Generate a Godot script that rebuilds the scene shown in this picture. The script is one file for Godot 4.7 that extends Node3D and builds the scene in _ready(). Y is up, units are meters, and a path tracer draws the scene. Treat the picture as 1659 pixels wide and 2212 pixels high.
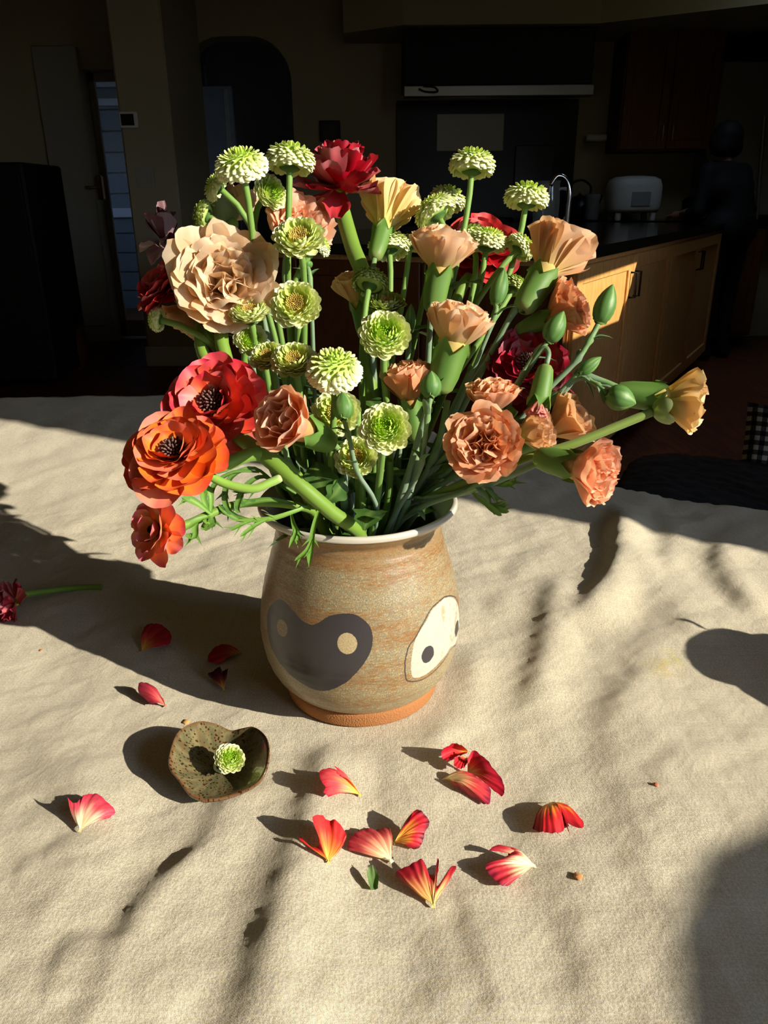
extends Node3D
# A vase of flowers on a linen tablecloth in low sun, a dim kitchen behind.

const FPX := 1664.0
const TY := 0.76
const SUN_AZ := Vector3(0.8825, 0.0, 0.4704)
const SUN_EL := 24.0

class MB:
	var v := PackedVector3Array()
	var n := PackedVector3Array()
	var uv := PackedVector2Array()
	var c := PackedColorArray()
	var ix := PackedInt32Array()

	func grid(p: PackedVector3Array, col: PackedColorArray, nu: int, nv: int, wrap := false, uvs := PackedVector2Array()) -> void:
		var b := v.size()
		var nn := PackedVector3Array()
		nn.resize(p.size())
		var t := PackedInt32Array()
		t.resize((nu - 1) * (nv - 1) * 6)
		var k := 0
		for j in nv - 1:
			for i in nu - 1:
				var a := j * nu + i
				var q := a + 1
				var r := a + nu
				var s := r + 1
				var d := p[s] - p[a]
				var f := d.cross(p[q] - p[a])
				var g := (p[r] - p[a]).cross(d)
				nn[a] += f + g
				nn[q] += f
				nn[r] += g
				nn[s] += f + g
				t[k] = b + a
				t[k + 1] = b + q
				t[k + 2] = b + s
				t[k + 3] = b + a
				t[k + 4] = b + s
				t[k + 5] = b + r
				k += 6
		if wrap:
			for j in nv:
				var m := nn[j * nu] + nn[j * nu + nu - 1]
				nn[j * nu] = m
				nn[j * nu + nu - 1] = m
		for i in nn.size():
			nn[i] = nn[i].normalized() if nn[i].length_squared() > 1e-24 else Vector3.UP
		if uvs.is_empty():
			uvs.resize(p.size())
			for j in nv:
				for i in nu:
					uvs[j * nu + i] = Vector2(float(i) / (nu - 1), float(j) / (nv - 1))
		v.append_array(p)
		n.append_array(nn)
		uv.append_array(uvs)
		c.append_array(col)
		ix.append_array(t)

	func tri(a: Vector3, b: Vector3, d: Vector3, col := Color.WHITE) -> void:
		var m := (d - a).cross(b - a).normalized()
		var k := v.size()
		for q in [a, b, d]:
			v.append(q)
			n.append(m)
			uv.append(Vector2(q.x + q.z, q.y))
			c.append(col)
		ix.append_array([k, k + 1, k + 2])

	func quad(a: Vector3, b: Vector3, d: Vector3, e: Vector3, col := Color.WHITE) -> void:
		tri(a, b, d, col)
		tri(a, d, e, col)

	func done(mat: Material = null) -> ArrayMesh:
		var arr := []
		arr.resize(Mesh.ARRAY_MAX)
		arr[Mesh.ARRAY_VERTEX] = v
		arr[Mesh.ARRAY_NORMAL] = n
		arr[Mesh.ARRAY_TEX_UV] = uv
		arr[Mesh.ARRAY_COLOR] = c
		arr[Mesh.ARRAY_INDEX] = ix
		var m := ArrayMesh.new()
		m.add_surface_from_arrays(Mesh.PRIMITIVE_TRIANGLES, arr)
		if mat:
			m.surface_set_material(0, mat)
		return m

var cam_at := Vector3(0.018, TY + 0.343, 0.5)
var cf: Vector3
var cr: Vector3
var cu: Vector3
var sun_to: Vector3
var rng := RandomNumberGenerator.new()
var mats := {}
var used := {}
var noise := FastNoiseLite.new()

# ------------------------------------------------------------------ places
func ray(x: float, y: float) -> Vector3:
	return cf + cr * ((x - 829.5) / FPX) - cu * ((y - 1106.0) / FPX)

func at(x: float, y: float, z: float) -> Vector3:      # a pixel at a distance along the view
	return cam_at + ray(x, y) * z

func level(x: float, y: float, h: float) -> Vector3:   # a pixel on the level h
	var r := ray(x, y)
	return cam_at + r * ((h - cam_at.y) / r.y)

func tab(x: float, y: float, h := 0.0) -> Vector3:
	return level(x, y, TY + h)

func wz(x: float, y: float, z: float) -> Vector3:      # a pixel on the upright plane z
	var r := ray(x, y)
	return cam_at + r * ((z - cam_at.z) / r.z)

func dirv(r: float, u: float, t: float) -> Vector3:    # right, up, towards the viewer
	return (cr * r + cu * u - cf * t).normalized()

# ------------------------------------------------------------------ scene tree
func L(r: float, g: float, b: float) -> Color:
	return Color(r / 255.0, g / 255.0, b / 255.0).srgb_to_linear()

func numbered(s: String) -> String:
	var k: int = used.get(s, 0)
	used[s] = k + 1
	return s if k == 0 else "%s_%03d" % [s, k]

func tag(o: Node3D, label: String, category: String, group := "", kind := "") -> Node3D:
	o.set_meta("label", label)
	if category:
		o.set_meta("category", category)
	if group:
		o.set_meta("group", group)
	if kind:
		o.set_meta("kind", kind)
	return o

func thing(called: String, where: Vector3, label: String, category: String, group := "") -> Node3D:
	var o := Node3D.new()
	o.name = numbered(called)
	o.position = where
	add_child(o)
	tag(o, label, category, group)
	return o

func part(called: String, mesh: Mesh, mat: Material, parent: Node3D, xf := Transform3D()) -> MeshInstance3D:
	var o := MeshInstance3D.new()
	o.name = called if parent != self else numbered(called)
	o.mesh = mesh
	o.material_override = mat
	o.transform = xf
	parent.add_child(o, true)
	return o

func wpart(called: String, mb: MB, mat: Material, root: Node3D) -> MeshInstance3D:   # a part whose mesh was made in world places
	return part(called, mb.done(), mat, root, Transform3D(Basis(), -root.position))

func struct(called: String, mb: MB, mat: Material, label := "") -> MeshInstance3D:
	var o := part(called, mb.done(), mat, self)
	o.set_meta("kind", "structure")
	if label:
		o.set_meta("label", label)
	return o

func lone(called: String, mb: MB, mat: Material, where: Vector3, label: String, category: String, group := "") -> MeshInstance3D:
	for i in mb.v.size():
		mb.v[i] -= where
	var o := part(called, mb.done(), mat, self, Transform3D(Basis(), where))
	tag(o, label, category, group)
	return o

func mat(key: String, col := Color.WHITE, rough := 0.6, o := {}) -> StandardMaterial3D:
	if mats.has(key):
		return mats[key]
	var m := StandardMaterial3D.new()
	m.resource_name = key
	m.albedo_color = col
	m.roughness = rough
	m.metallic_specular = o.get("spec", 0.4)
	m.metallic = o.get("metal", 0.0)
	m.vertex_color_use_as_albedo = o.get("vc", false)
	if o.has("back"):
		m.backlight_enabled = true
		m.backlight = o.back
	if o.has("rim"):
		m.rim_enabled = true
		m.rim = o.rim
		m.rim_tint = 0.6
	if o.has("coat"):
		m.clearcoat_enabled = true
		m.clearcoat = o.coat
		m.clearcoat_roughness = o.get("coatr", 0.15)
	m.cull_mode = BaseMaterial3D.CULL_DISABLED
	mats[key] = m
	return m

# ------------------------------------------------------------------ shapes
func axis_basis(y: Vector3, spin := 0.0) -> Basis:
	y = y.normalized()
	var x := (Vector3.RIGHT if absf(y.x) < 0.8 else Vector3.FORWARD)
	var z := x.cross(y).normalized()
	x = y.cross(z).normalized()
	return Basis(x, y, z) * Basis(Vector3.UP, spin)

func spline(pts: Array, per: int) -> Array:   # Catmull-Rom through points (Vector3 or Vector2)
	var out := []
	var m := pts.size()
	for i in m - 1:
		var p0 = pts[maxi(i - 1, 0)]
		var p1 = pts[i]
		var p2 = pts[i + 1]
		var p3 = pts[mini(i + 2, m - 1)]
		for k in per:
			var t := float(k) / per
			out.append(0.5 * (2.0 * p1 + (p2 - p0) * t + (2.0 * p0 - 5.0 * p1 + 4.0 * p2 - p3) * t * t + (3.0 * p1 - p0 - 3.0 * p2 + p3) * t * t * t))
	out.append(pts[m - 1])
	return out

func tube(mb: MB, pts: Array, rads: Array, sides: int, cols: Array, caps := true) -> void:
	var m := pts.size()
	var p := PackedVector3Array()
	var c := PackedColorArray()
	var tan0: Vector3 = (pts[1] - pts[0]).normalized()
	var nrm := tan0.cross(Vector3(0.31, 0.2, 0.93)).normalized()
	var rows := 0
	for j in m:
		var t: Vector3 = (pts[mini(j + 1, m - 1)] - pts[maxi(j - 1, 0)]).normalized()
		nrm = (nrm - t * nrm.dot(t)).normalized()
		var bn := t.cross(nrm)
		var r: float = rads[mini(j, rads.size() - 1)]
		var col: Color = cols[mini(j, cols.size() - 1)]
		var rr := [r]
		if caps and j == 0:
			rr = [r * 0.02, r]
		elif caps and j == m - 1:
			rr = [r, r * 0.02]
		for q in rr:
			for i in sides + 1:
				var a := TAU * i / sides
				p.append(pts[j] + (nrm * cos(a) - bn * sin(a)) * q)
				c.append(col)
			rows += 1
	mb.grid(p, c, sides + 1, rows, true)

func lathe(mb: MB, prof: Array, seg: int, cols: Array, xf := Transform3D(), wob := 0.0) -> void:   # prof: Vector2(radius, height), upwards on the outside
	var p := PackedVector3Array()
	var c := PackedColorArray()
	for j in prof.size():
		for i in seg + 1:
			var a := TAU * i / seg
			var r: float = prof[j].x * (1.0 + wob * sin(3.0 * a + j))
			p.append(xf * Vector3(sin(a) * r, prof[j].y, cos(a) * r))
			c.append(cols[mini(j, cols.size() - 1)])
	mb.grid(p, c, seg + 1, prof.size(), true)

func box(mb: MB, lo: Vector3, hi: Vector3, b := 0.004, xf := Transform3D(), col := Color.WHITE) -> void:   # a box with chamfered edges
	var mid := (lo + hi) / 2.0
	var h := (hi - lo) / 2.0
	h = h.abs()
	b = minf(b, minf(h.x, minf(h.y, h.z)) * 0.45)
	for ax in 3:
		for s in [-1.0, 1.0]:
			var u := (ax + 1) % 3
			var w := (ax + 2) % 3
			var q := []
			for k in [[-1, -1], [1, -1], [1, 1], [-1, 1]]:
				var e := Vector3()
				e[ax] = s * h[ax]
				e[u] = k[0] * (h[u] - b)
				e[w] = k[1] * (h[w] - b)
				q.append(xf * (mid + e))
			if s > 0:
				mb.quad(q[0], q[3], q[2], q[1], col)
			else:
				mb.quad(q[0], q[1], q[2], q[3], col)
	for ax in 3:
		var u := (ax + 1) % 3
		var w := (ax + 2) % 3
		for su in [-1.0, 1.0]:
			for sw in [-1.0, 1.0]:
				var q := []
				for k in [[-1, 0], [1, 0], [1, 1], [-1, 1]]:
					var e := Vector3()
					e[ax] = k[0] * (h[ax] - b)
					e[u] = su * (h[u] - (b if k[1] == 1 else 0.0))
					e[w] = sw * (h[w] - (0.0 if k[1] == 1 else b))
					q.append(xf * (mid + e))
				if su * sw > 0:
					mb.quad(q[0], q[1], q[2], q[3], col)
				else:
					mb.quad(q[0], q[3], q[2], q[1], col)
	for sx in [-1.0, 1.0]:
		for sy in [-1.0, 1.0]:
			for sz in [-1.0, 1.0]:
				var sg := Vector3(sx, sy, sz)
				var a := xf * (mid + sg * Vector3(h.x, h.y - b, h.z - b))
				var d := xf * (mid + sg * Vector3(h.x - b, h.y, h.z - b))
				var e := xf * (mid + sg * Vector3(h.x - b, h.y - b, h.z))
				if sx * sy * sz > 0:
					mb.tri(a, e, d, col)
				else:
					mb.tri(a, d, e, col)

func prism(mb: MB, poly: PackedVector2Array, d0: float, d1: float, xf: Transform3D) -> void:   # a flat outline in the xy plane of xf, drawn out from z d0 to d1
	if Geometry2D.is_polygon_clockwise(poly):
		poly.reverse()
	var t := Geometry2D.triangulate_polygon(poly)
	for i in range(0, t.size(), 3):
		var a := poly[t[i]]
		var b := poly[t[i + 1]]
		var d := poly[t[i + 2]]
		if (b - a).cross(d - a) < 0:
			var e := b
			b = d
			d = e
		mb.tri(xf * Vector3(a.x, a.y, d1), xf * Vector3(d.x, d.y, d1), xf * Vector3(b.x, b.y, d1))
		mb.tri(xf * Vector3(a.x, a.y, d0), xf * Vector3(b.x, b.y, d0), xf * Vector3(d.x, d.y, d0))
	for i in poly.size():
		var a := poly[i]
		var b := poly[(i + 1) % poly.size()]
		mb.quad(xf * Vector3(a.x, a.y, d0), xf * Vector3(a.x, a.y, d1), xf * Vector3(b.x, b.y, d1), xf * Vector3(b.x, b.y, d0))

# One petal. Grows from the origin up +Y and bends towards +Z; th0 and th1 are its lean at the base and the tip.
func petal(o: Dictionary) -> MB:
	var nu: int = o.get("nu", 11)
	var nv: int = o.get("nv", 9)
	var ln: float = o.len
	var wid: float = o.wid
	var th0: float = o.get("th0", 0.2)
	var th1: float = o.get("th1", 0.6)
	var rb: float = o.get("rb", 0.0)
	var cup: float = o.get("cup", 0.3)
	var ruf: float = o.get("ruf", 0.0)
	var rk: float = o.get("rk", 5.0)
	var serr: float = o.get("serr", 0.0)
	var rnd: float = o.get("round", 0.2)
	var claw: float = o.get("claw", 0.25)
	var curl: float = o.get("curl", 0.0)
	var c0: Color = o.c0
	var c1: Color = o.c1
	var c2: Color = o.c2
	var ph := rng.randf() * TAU
	var ph2 := rng.randf() * TAU
	var lop := rng.randf_range(-0.12, 0.12)
	var sp := []
	var pos := Vector2(rb, 0)
	var prev := 0.0
	var cen := []
	for j in 41:
		var v := j / 40.0
		var th := lerpf(th0, th1, pow(v, 0.9)) + curl * smoothstep(0.75, 1.0, v)
		cen.append([pos, th])
		pos += Vector2(sin(th), cos(th)) * ln / 40.0
	var p := PackedVector3Array()
	var c := PackedColorArray()
	for j in nv:
		var v := float(j) / (nv - 1)
		for i in nu:
			var u := 2.0 * i / (nu - 1) - 1.0
			var lu := 1.0 - rnd * pow(absf(u), 2.4) + lop * u
			if serr > 0:
				lu += serr * (sin(u * 12.0 + ph) * 0.6 + sin(u * 22.0 + ph2) * 0.4) * smoothstep(0.6, 1.0, v)
			var a := clampf(v * lu, 0.0, 1.0)
			var k := mini(int(a * 40), 39)
			var f := a * 40 - k
			var q: Vector2 = cen[k][0].lerp(cen[k + 1][0], f)
			var th: float = lerpf(cen[k][1], cen[k + 1][1], f)
			var wv := wid * (claw + (1.0 - claw) * smoothstep(0.0, 0.72, a))
			var x := u * wv
			var nz := Vector2(-cos(th), sin(th))   # towards the flower's axis
			var lift := cup * wv * u * u
			var rr := ruf * pow(a, 1.8) * (sin(u * rk + ph + a * 1.5) + 0.55 * sin(u * rk * 2.1 + ph2 - a * 2.0))
			x += ruf * 0.5 * pow(a, 2.0) * cos(u * rk * 1.3 + ph2)
			q += nz * (lift + rr)
			p.append(Vector3(x, q.y, q.x))
			var s := 0.5 + 0.5 * sin(u * 26.0 + ph) * sin(u * 11.0 + ph2)
			var col := c0.lerp(c1, smoothstep(0.05, 0.6, a + (s - 0.5) * 0.22))
			col = col.lerp(c2, smoothstep(0.66, 1.0, a + (s - 0.5) * 0.25))
			c.append(col)
	var mb := MB.new()
	mb.grid(p, c, nu, nv)
	return mb

# ------------------------------------------------------------------ everything
func _ready() -> void:
	rng.seed = 20240
	noise.seed = 7
	noise.frequency = 0.01
	noise.fractal_octaves = 3
	# camera
	var pitch := deg_to_rad(22.0)
	var roll := deg_to_rad(-0.5)
	cf = Vector3(0, -sin(pitch), -cos(pitch))
	var up0 := Vector3(0, cos(pitch), -sin(pitch))
	cr = Vector3.RIGHT * cos(roll) + up0 * sin(roll)
	cu = -Vector3.RIGHT * sin(roll) + up0 * cos(roll)
	var cam := Camera3D.new()
	cam.name = "camera"
	cam.fov = rad_to_deg(2.0 * atan(1106.0 / FPX))
	cam.near = 0.02
	cam.far = 60.0
	cam.transform = Transform3D(Basis(cr, cu, -cf), cam_at)
	add_child(cam)
	cam.current = true
	# sky, sun, exposure
	var env := Environment.new()
	var sky := Sky.new()
	var sm := ProceduralSkyMaterial.new()
	sm.sky_top_color = Color(0.58, 0.66, 0.78)
	sm.sky_horizon_color = Color(0.80, 0.84, 0.88)
	sm.ground_bottom_color = Color(0.25, 0.22, 0.18)
	sm.ground_horizon_color = Color(0.45, 0.42, 0.38)
	sm.sky_energy_multiplier = 2.65
	sm.ground_energy_multiplier = 0.8
	sky.sky_material = sm
	env.background_mode = Environment.BG_SKY
	env.sky = sky
	env.tonemap_mode = Environment.TONE_MAPPER_LINEAR
	env.tonemap_exposure = 1.0
	env.sdfgi_enabled = true
	env.ssao_enabled = true
	env.ssil_enabled = true
	var we := WorldEnvironment.new()
	we.name = "world_environment"
	we.environment = env
	add_child(we)
	var e := deg_to_rad(SUN_EL)
	sun_to = (SUN_AZ.normalized() * cos(e) + Vector3.UP * sin(e)).normalized()
	var sun := DirectionalLight3D.new()
	sun.name = "sun"
	sun.light_color = Color(1.0, 0.965, 0.90)
	sun.light_energy = 2.5
	sun.light_angular_distance = 0.5
	sun.shadow_enabled = true
	sun.transform = Transform3D(axis_basis(sun_to) * Basis(Vector3.RIGHT, PI / 2), Vector3(3, 3, 2))
	sun.look_at_from_position(sun_to * 6.0, Vector3.ZERO, Vector3.UP)
	add_child(sun)
	# island plan, needed by the wall opening that lights it
	var ia := cam_at + ray(1240, 545) * 2.57
	var ib := cam_at + ray(1556, 485) * 5.0
	ia.y = 0.0
	ib.y = 0.0
	var dn := (ib - ia).normalized()
	isl = [ia, ib, Vector3(dn.z, 0, -dn.x) * 1.7]
	make_room()
	make_cloth()
	make_vase()
	make_kitchen()
	make_chairs()
	make_person()
	make_dish()
	make_petals()
	make_flowers()

# ------------------------------------------------------------------ cloth
var ridges := []

func add_ridge(px: Array, h: float, wl: float, wr: float) -> void:
	var pts := []
	for q in px:
		var w := tab(q[0], q[1])
		pts.append(Vector2(w.x, w.z))
	pts = spline(pts, 3)
	var bb := Rect2(pts[0], Vector2.ZERO)
	for q in pts:
		bb = bb.expand(q)
	ridges.append({"p": pts, "h": h, "wl": wl, "wr": wr, "bb": bb.grow(2.6 * maxf(wl, wr))})

func hgt(x: float, z: float) -> float:
	var q := Vector2(x, z)
	var s := 0.0
	for r in ridges:
		if not r.bb.has_point(q):
			continue
		var best := 1e9
		var sd := 0.0
		var along := 0.0
		var m: int = r.p.size() - 1
		for k in m:
			var a: Vector2 = r.p[k]
			var d: Vector2 = r.p[k + 1] - a
			var t := clampf((q - a).dot(d) / d.length_squared(), 0.0, 1.0)
			var e := q - a - d * t
			var l := e.length_squared()
			if l < best:
				best = l
				sd = e.x * d.y - e.y * d.x
				along = (k + t) / m
		var w: float = r.wl if sd < 0 else r.wr
		s += r.h * exp(-best / (w * w)) * smoothstep(0.0, 0.22, along) * smoothstep(1.0, 0.75, along)
	var a0 := x * 0.86 - z * 0.51
	var b0 := x * 0.51 + z * 0.86
	s += 0.0034 * noise.get_noise_2d(x * 800.0, z * 450.0)
	s += 0.0011 * noise.get_noise_2d(a0 * 900.0 + 40.0, b0 * 3000.0)
	s += 0.00042 * noise.get_noise_2d(a0 * 5000.0, b0 * 8500.0 + 70.0)
	s += 0.00016 * noise.get_noise_2d(x * 13000.0 + 11.0, z * 13000.0)
	return s * smoothstep(0.052, 0.095, Vector2(x, z).length())

func cloth_y(x: float, z: float) -> float:
	return TY + hgt(x, z)

func make_cloth() -> void:
	add_ridge([[735, 1600], [712, 1660], [672, 1790], [628, 1950], [560, 2180], [520, 2300]], 0.0082, 0.0146, 0.0286)
	add_ridge([[560, 1690], [500, 1740], [425, 1860], [300, 2010], [225, 2160], [190, 2260]], 0.0043, 0.0105, 0.0242)
	add_ridge([[440, 1830], [330, 1930], [262, 2010]], 0.0020, 0.0049, 0.0110)
	add_ridge([[95, 1500], [105, 1600], [170, 1700], [190, 1800]], 0.0037, 0.0196, 0.0330)
	add_ridge([[250, 1740], [130, 1840], [20, 1880]], 0.0020, 0.0084, 0.0176)
	add_ridge([[1352, 1085], [1340, 1160], [1334, 1235], [1290, 1310], [1235, 1370]], 0.0137, 0.0161, 0.0264)
	add_ridge([[1222, 1240], [1202, 1290], [1194, 1350], [1184, 1420], [1160, 1500], [1140, 1590]], 0.0074, 0.0148, 0.0220)
	add_ridge([[1385, 1190], [1430, 1260], [1478, 1330], [1500, 1400]], 0.0052, 0.0196, 0.0330)
	add_ridge([[1440, 1360], [1405, 1420], [1370, 1500], [1290, 1600]], 0.0037, 0.0168, 0.0264)
	add_ridge([[1580, 1170], [1562, 1215], [1600, 1280], [1659, 1330]], 0.0071, 0.0140, 0.0286)
	add_ridge([[1040, 1390], [1000, 1470], [960, 1560], [930, 1640]], 0.0039, 0.0168, 0.0242)
	add_ridge([[1005, 1880], [1030, 1990], [1075, 2140], [1090, 2212]], 0.0023, 0.0071, 0.0242)
	add_ridge([[1195, 1640], [1180, 1760], [1230, 1900], [1290, 2050]], 0.0020, 0.0126, 0.0286)
	add_ridge([[1330, 1560], [1330, 1700], [1400, 1860], [1480, 2060]], 0.0017, 0.0140, 0.0286)
	add_ridge([[180, 2010], [140, 2090], [110, 2180]], 0.0027, 0.0071, 0.0198)
	add_ridge([[420, 1960], [360, 2090], [320, 2212]], 0.0023, 0.0126, 0.0198)
	add_ridge([[860, 1580], [880, 1680], [840, 1800]], 0.0016, 0.0140, 0.0220)
	add_ridge([[30, 1280], [130, 1330], [220, 1375], [330, 1415], [440, 1452]], 0.0029, 0.0196, 0.0220)
	add_ridge([[200, 1340], [330, 1360], [470, 1370], [560, 1390]], 0.0016, 0.0084, 0.0099)
	add_ridge([[0, 1060], [110, 1020], [240, 985]], 0.0016, 0.0099, 0.0066)
	add_ridge([[60, 1110], [180, 1070], [300, 1040]], 0.0015, 0.0112, 0.0066)
	add_ridge([[380, 1200], [480, 1160], [580, 1120]], 0.0015, 0.0112, 0.0077)
	add_ridge([[340, 1250], [450, 1230], [560, 1215]], 0.0012, 0.0126, 0.0077)
	add_ridge([[1450, 1110], [1462, 1160], [1440, 1240]], 0.0044, 0.0140, 0.0220)
	add_ridge([[1150, 1180], [1120, 1260], [1060, 1340]], 0.0020, 0.0140, 0.0176)
	add_ridge([[1560, 1560], [1520, 1700], [1540, 1850]], 0.0020, 0.0168, 0.0330)
	add_ridge([[1345, 1690], [1380, 1770], [1420, 1850]], 0.0018, 0.0080, 0.0200)
	add_ridge([[185, 1850], [140, 1930], [70, 2010]], 0.0018, 0.0080, 0.0180)
	add_ridge([[1480, 1600], [1430, 1700], [1440, 1800]], 0.0016, 0.0090, 0.0220)
	add_ridge([[760, 2010], [740, 2110], [700, 2212]], 0.0018, 0.0100, 0.0220)
	add_ridge([[1220, 1960], [1270, 2080], [1290, 2200]], 0.0018, 0.0090, 0.0260)
	var edge := []
	for q in [[-1.05, -0.62], [-0.98, -0.82], [-0.80, -0.93], [-0.55, -0.955], [-0.25, -0.93], [0.02, -0.76], [0.20, -0.56], [0.335, -0.412], [0.50, -0.322], [0.75, -0.22], [1.0, -0.02], [1.08, 0.3], [1.0, 0.6], [0.7, 0.72], [-0.6, 0.72], [-1.0, 0.5], [-1.1, 0.0], [-1.05, -0.62]]:
		edge.append(Vector2(q[0], q[1]))
	var ring := PackedVector2Array(spline(edge, 5))
	# the table below
	var tb := MB.new()
	var inner := Geometry2D.offset_polygon(ring, -0.006)[0]
	var flat := Transform3D(Basis(Vector3.RIGHT, Vector3(0, 0, 1), Vector3(0, -1, 0)), Vector3.ZERO)
	prism(tb, inner, -(TY - 0.007), -(TY - 0.04), flat)
	var wood := mat("table wood", Color(0.36, 0.24, 0.15), 0.5)
	var t := thing("dining_table", Vector3(0, 0, -0.1), "large dining table with rounded corners hidden under the linen tablecloth", "table")
	wpart("table_top", tb, wood, t)
	for q in [[-0.8, -0.65], [0.02, -0.5], [0.82, 0.1], [0.75, 0.5], [-0.8, 0.45]]:
		var lg := MB.new()
		lathe(lg, [Vector2(0.022, 0), Vector2(0.028, 0.03), Vector2(0.03, 0.3), Vector2(0.036, 0.6), Vector2(0.04, TY - 0.04)], 14, [Color.WHITE], Transform3D(Basis(), Vector3(q[0], 0, q[1])))
		wpart("leg", lg, wood, t)
	# the cloth above
	var xs := []
	var x := -1.24
	while x < 1.22:
		xs.append(x)
		x += 0.0034 if x > -0.36 and x < 0.47 else (0.008 if x > -0.7 and x < 0.6 else 0.02)
	var zs := []
	var z := -1.16
	while z < 0.9:
		zs.append(z)
		z += 0.0034 if z > -0.36 and z < 0.34 else (0.010 if z < -0.36 else 0.02)
	var p := PackedVector3Array()
	var c := PackedColorArray()
	var uvs := PackedVector2Array()
	var nu := xs.size()
	var nv := zs.size()
	p.resize(nu * nv)
	c.resize(nu * nv)
	uvs.resize(nu * nv)
	var base := Color.WHITE
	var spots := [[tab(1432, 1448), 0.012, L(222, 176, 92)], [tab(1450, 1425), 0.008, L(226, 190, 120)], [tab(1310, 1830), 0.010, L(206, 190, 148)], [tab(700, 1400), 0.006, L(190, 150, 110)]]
	for j in nv:
		for i in nu:
			var q := Vector2(xs[i], zs[j])
			var k := j * nu + i
			uvs[k] = q / 0.060
			var y := TY
			var col := base
			if absf(q.x) < 0.9 and q.y > -0.62 and q.y < 0.55 and Geometry2D.is_point_in_polygon(q, inner) or Geometry2D.is_point_in_polygon(q, ring):
				y = TY + hgt(q.x, q.y)
			else:
				var best := 1e9
				var near := q
				for m in ring.size() - 1:
					var e := Geometry2D.get_closest_point_to_segment(q, ring[m], ring[m + 1])
					var d := e.distance_squared_to(q)
					if d < best:
						best = d
						near = e
				var d := sqrt(best)
				var wave := 0.012 * sin(near.x * 31.0 + near.y * 17.0) * smoothstep(0.0, 0.12, d)
				q = near + (q - near).normalized() * (0.012 * (1.0 - exp(-d / 0.012)) + absf(wave))
				y = TY + hgt(near.x, near.y) - maxf(0.0, d - 0.006) * 1.6
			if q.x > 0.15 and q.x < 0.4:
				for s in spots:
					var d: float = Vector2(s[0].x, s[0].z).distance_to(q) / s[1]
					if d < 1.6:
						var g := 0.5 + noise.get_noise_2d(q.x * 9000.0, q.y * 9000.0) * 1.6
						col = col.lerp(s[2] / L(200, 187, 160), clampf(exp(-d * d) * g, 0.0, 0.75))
			p[k] = Vector3(q.x, y, q.y)
			c[k] = col
	var mb := MB.new()
	mb.grid(p, c, nu, nv, false, uvs)
	# grid winding: rows go towards the viewer, so turn the faces up
	var m := mat("linen cloth", Color.WHITE, 0.9, {"vc": true, "rim": 0.25, "spec": 0.2})
	var tex := weave()
	m.albedo_texture = tex[0]
	m.heightmap_enabled = true
	m.heightmap_texture = tex[1]
	m.heightmap_scale = 0.055
	lone("tablecloth", mb, m, Vector3(0, TY, -0.1), "cream woven linen tablecloth with soft wrinkles, half in sun and half in shade", "tablecloth")

func weave() -> Array:   # a plain linen weave with uneven threads, colour and height
	var n := 1024
	var th := 96
	var a := PackedByteArray()
	var h := PackedByteArray()
	a.resize(n * n * 3)
	h.resize(n * n)
	var r := RandomNumberGenerator.new()
	r.seed = 5
	var wx := []
	var wy := []
	for i in th:
		wx.append([r.randf_range(0.75, 1.0), r.randf_range(-0.08, 0.08), r.randf() * TAU])
		wy.append([r.randf_range(0.75, 1.0), r.randf_range(-0.08, 0.08), r.randf() * TAU])
	var f := FastNoiseLite.new()
	f.seed = 3
	f.frequency = 0.03
	var im := f.get_seamless_image(n, n)
	var d := im.get_data()
	f.seed = 8
	f.frequency = 0.0065
	f.fractal_octaves = 3
	var slub := f.get_seamless_image(n, n)
	var sl := slub.get_data()
	var step := float(n) / th
	for y in n:
		for x in n:
			var k := y * n + x
			var g := d[k * (d.size() / (n * n))] / 255.0 - 0.5
			var gx := x / step + 0.4 * sin(TAU * y / n * 3.0 + 1.0)
			var gy := y / step + 0.4 * sin(TAU * x / n * 2.0)
			var ix := posmod(int(floor(gx)), th)
			var iy := posmod(int(floor(gy)), th)
			var fx := gx - floorf(gx) - 0.5
			var fy := gy - floorf(gy) - 0.5
			var warp := posmod(ix + iy, 2) == 0
			var v := 0.0
			if warp:
				v = wx[ix][0] * cos(fx * 2.9) * (0.72 + 0.28 * cos(fy * 2.9)) + wx[ix][1] * 0.3
			else:
				v = wy[iy][0] * cos(fy * 2.9) * (0.72 + 0.28 * cos(fx * 2.9)) + wy[iy][1] * 0.3
			v = clampf(v * 0.8 + g * 0.7 + r.randf() * 0.16, 0.0, 1.0)
			h[k] = clampi(int((v * 0.42 + 0.58 * sl[k * (sl.size() / (n * n))] / 255.0) * 255), 0, 255)
			var t: float = 1.0 + (wx[ix][1] if warp else wy[iy][1]) * 0.5 + g * 0.12
			var s := (0.90 + 0.1 * smoothstep(0.1, 0.7, v)) * t
			a[k * 3] = clampi(int(206 * s), 0, 255)
			a[k * 3 + 1] = clampi(int(195 * s), 0, 255)
			a[k * 3 + 2] = clampi(int(169 * s), 0, 255)
	var ia := Image.create_from_data(n, n, false, Image.FORMAT_RGB8, a)
	var ih := Image.create_from_data(n, n, false, Image.FORMAT_L8, h)
	return [ImageTexture.create_from_image(ia), ImageTexture.create_from_image(ih)]

# ------------------------------------------------------------------ vase
var vprof := []

func V(a: float, b: float) -> Vector2:
	return Vector2(a, b)

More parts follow.
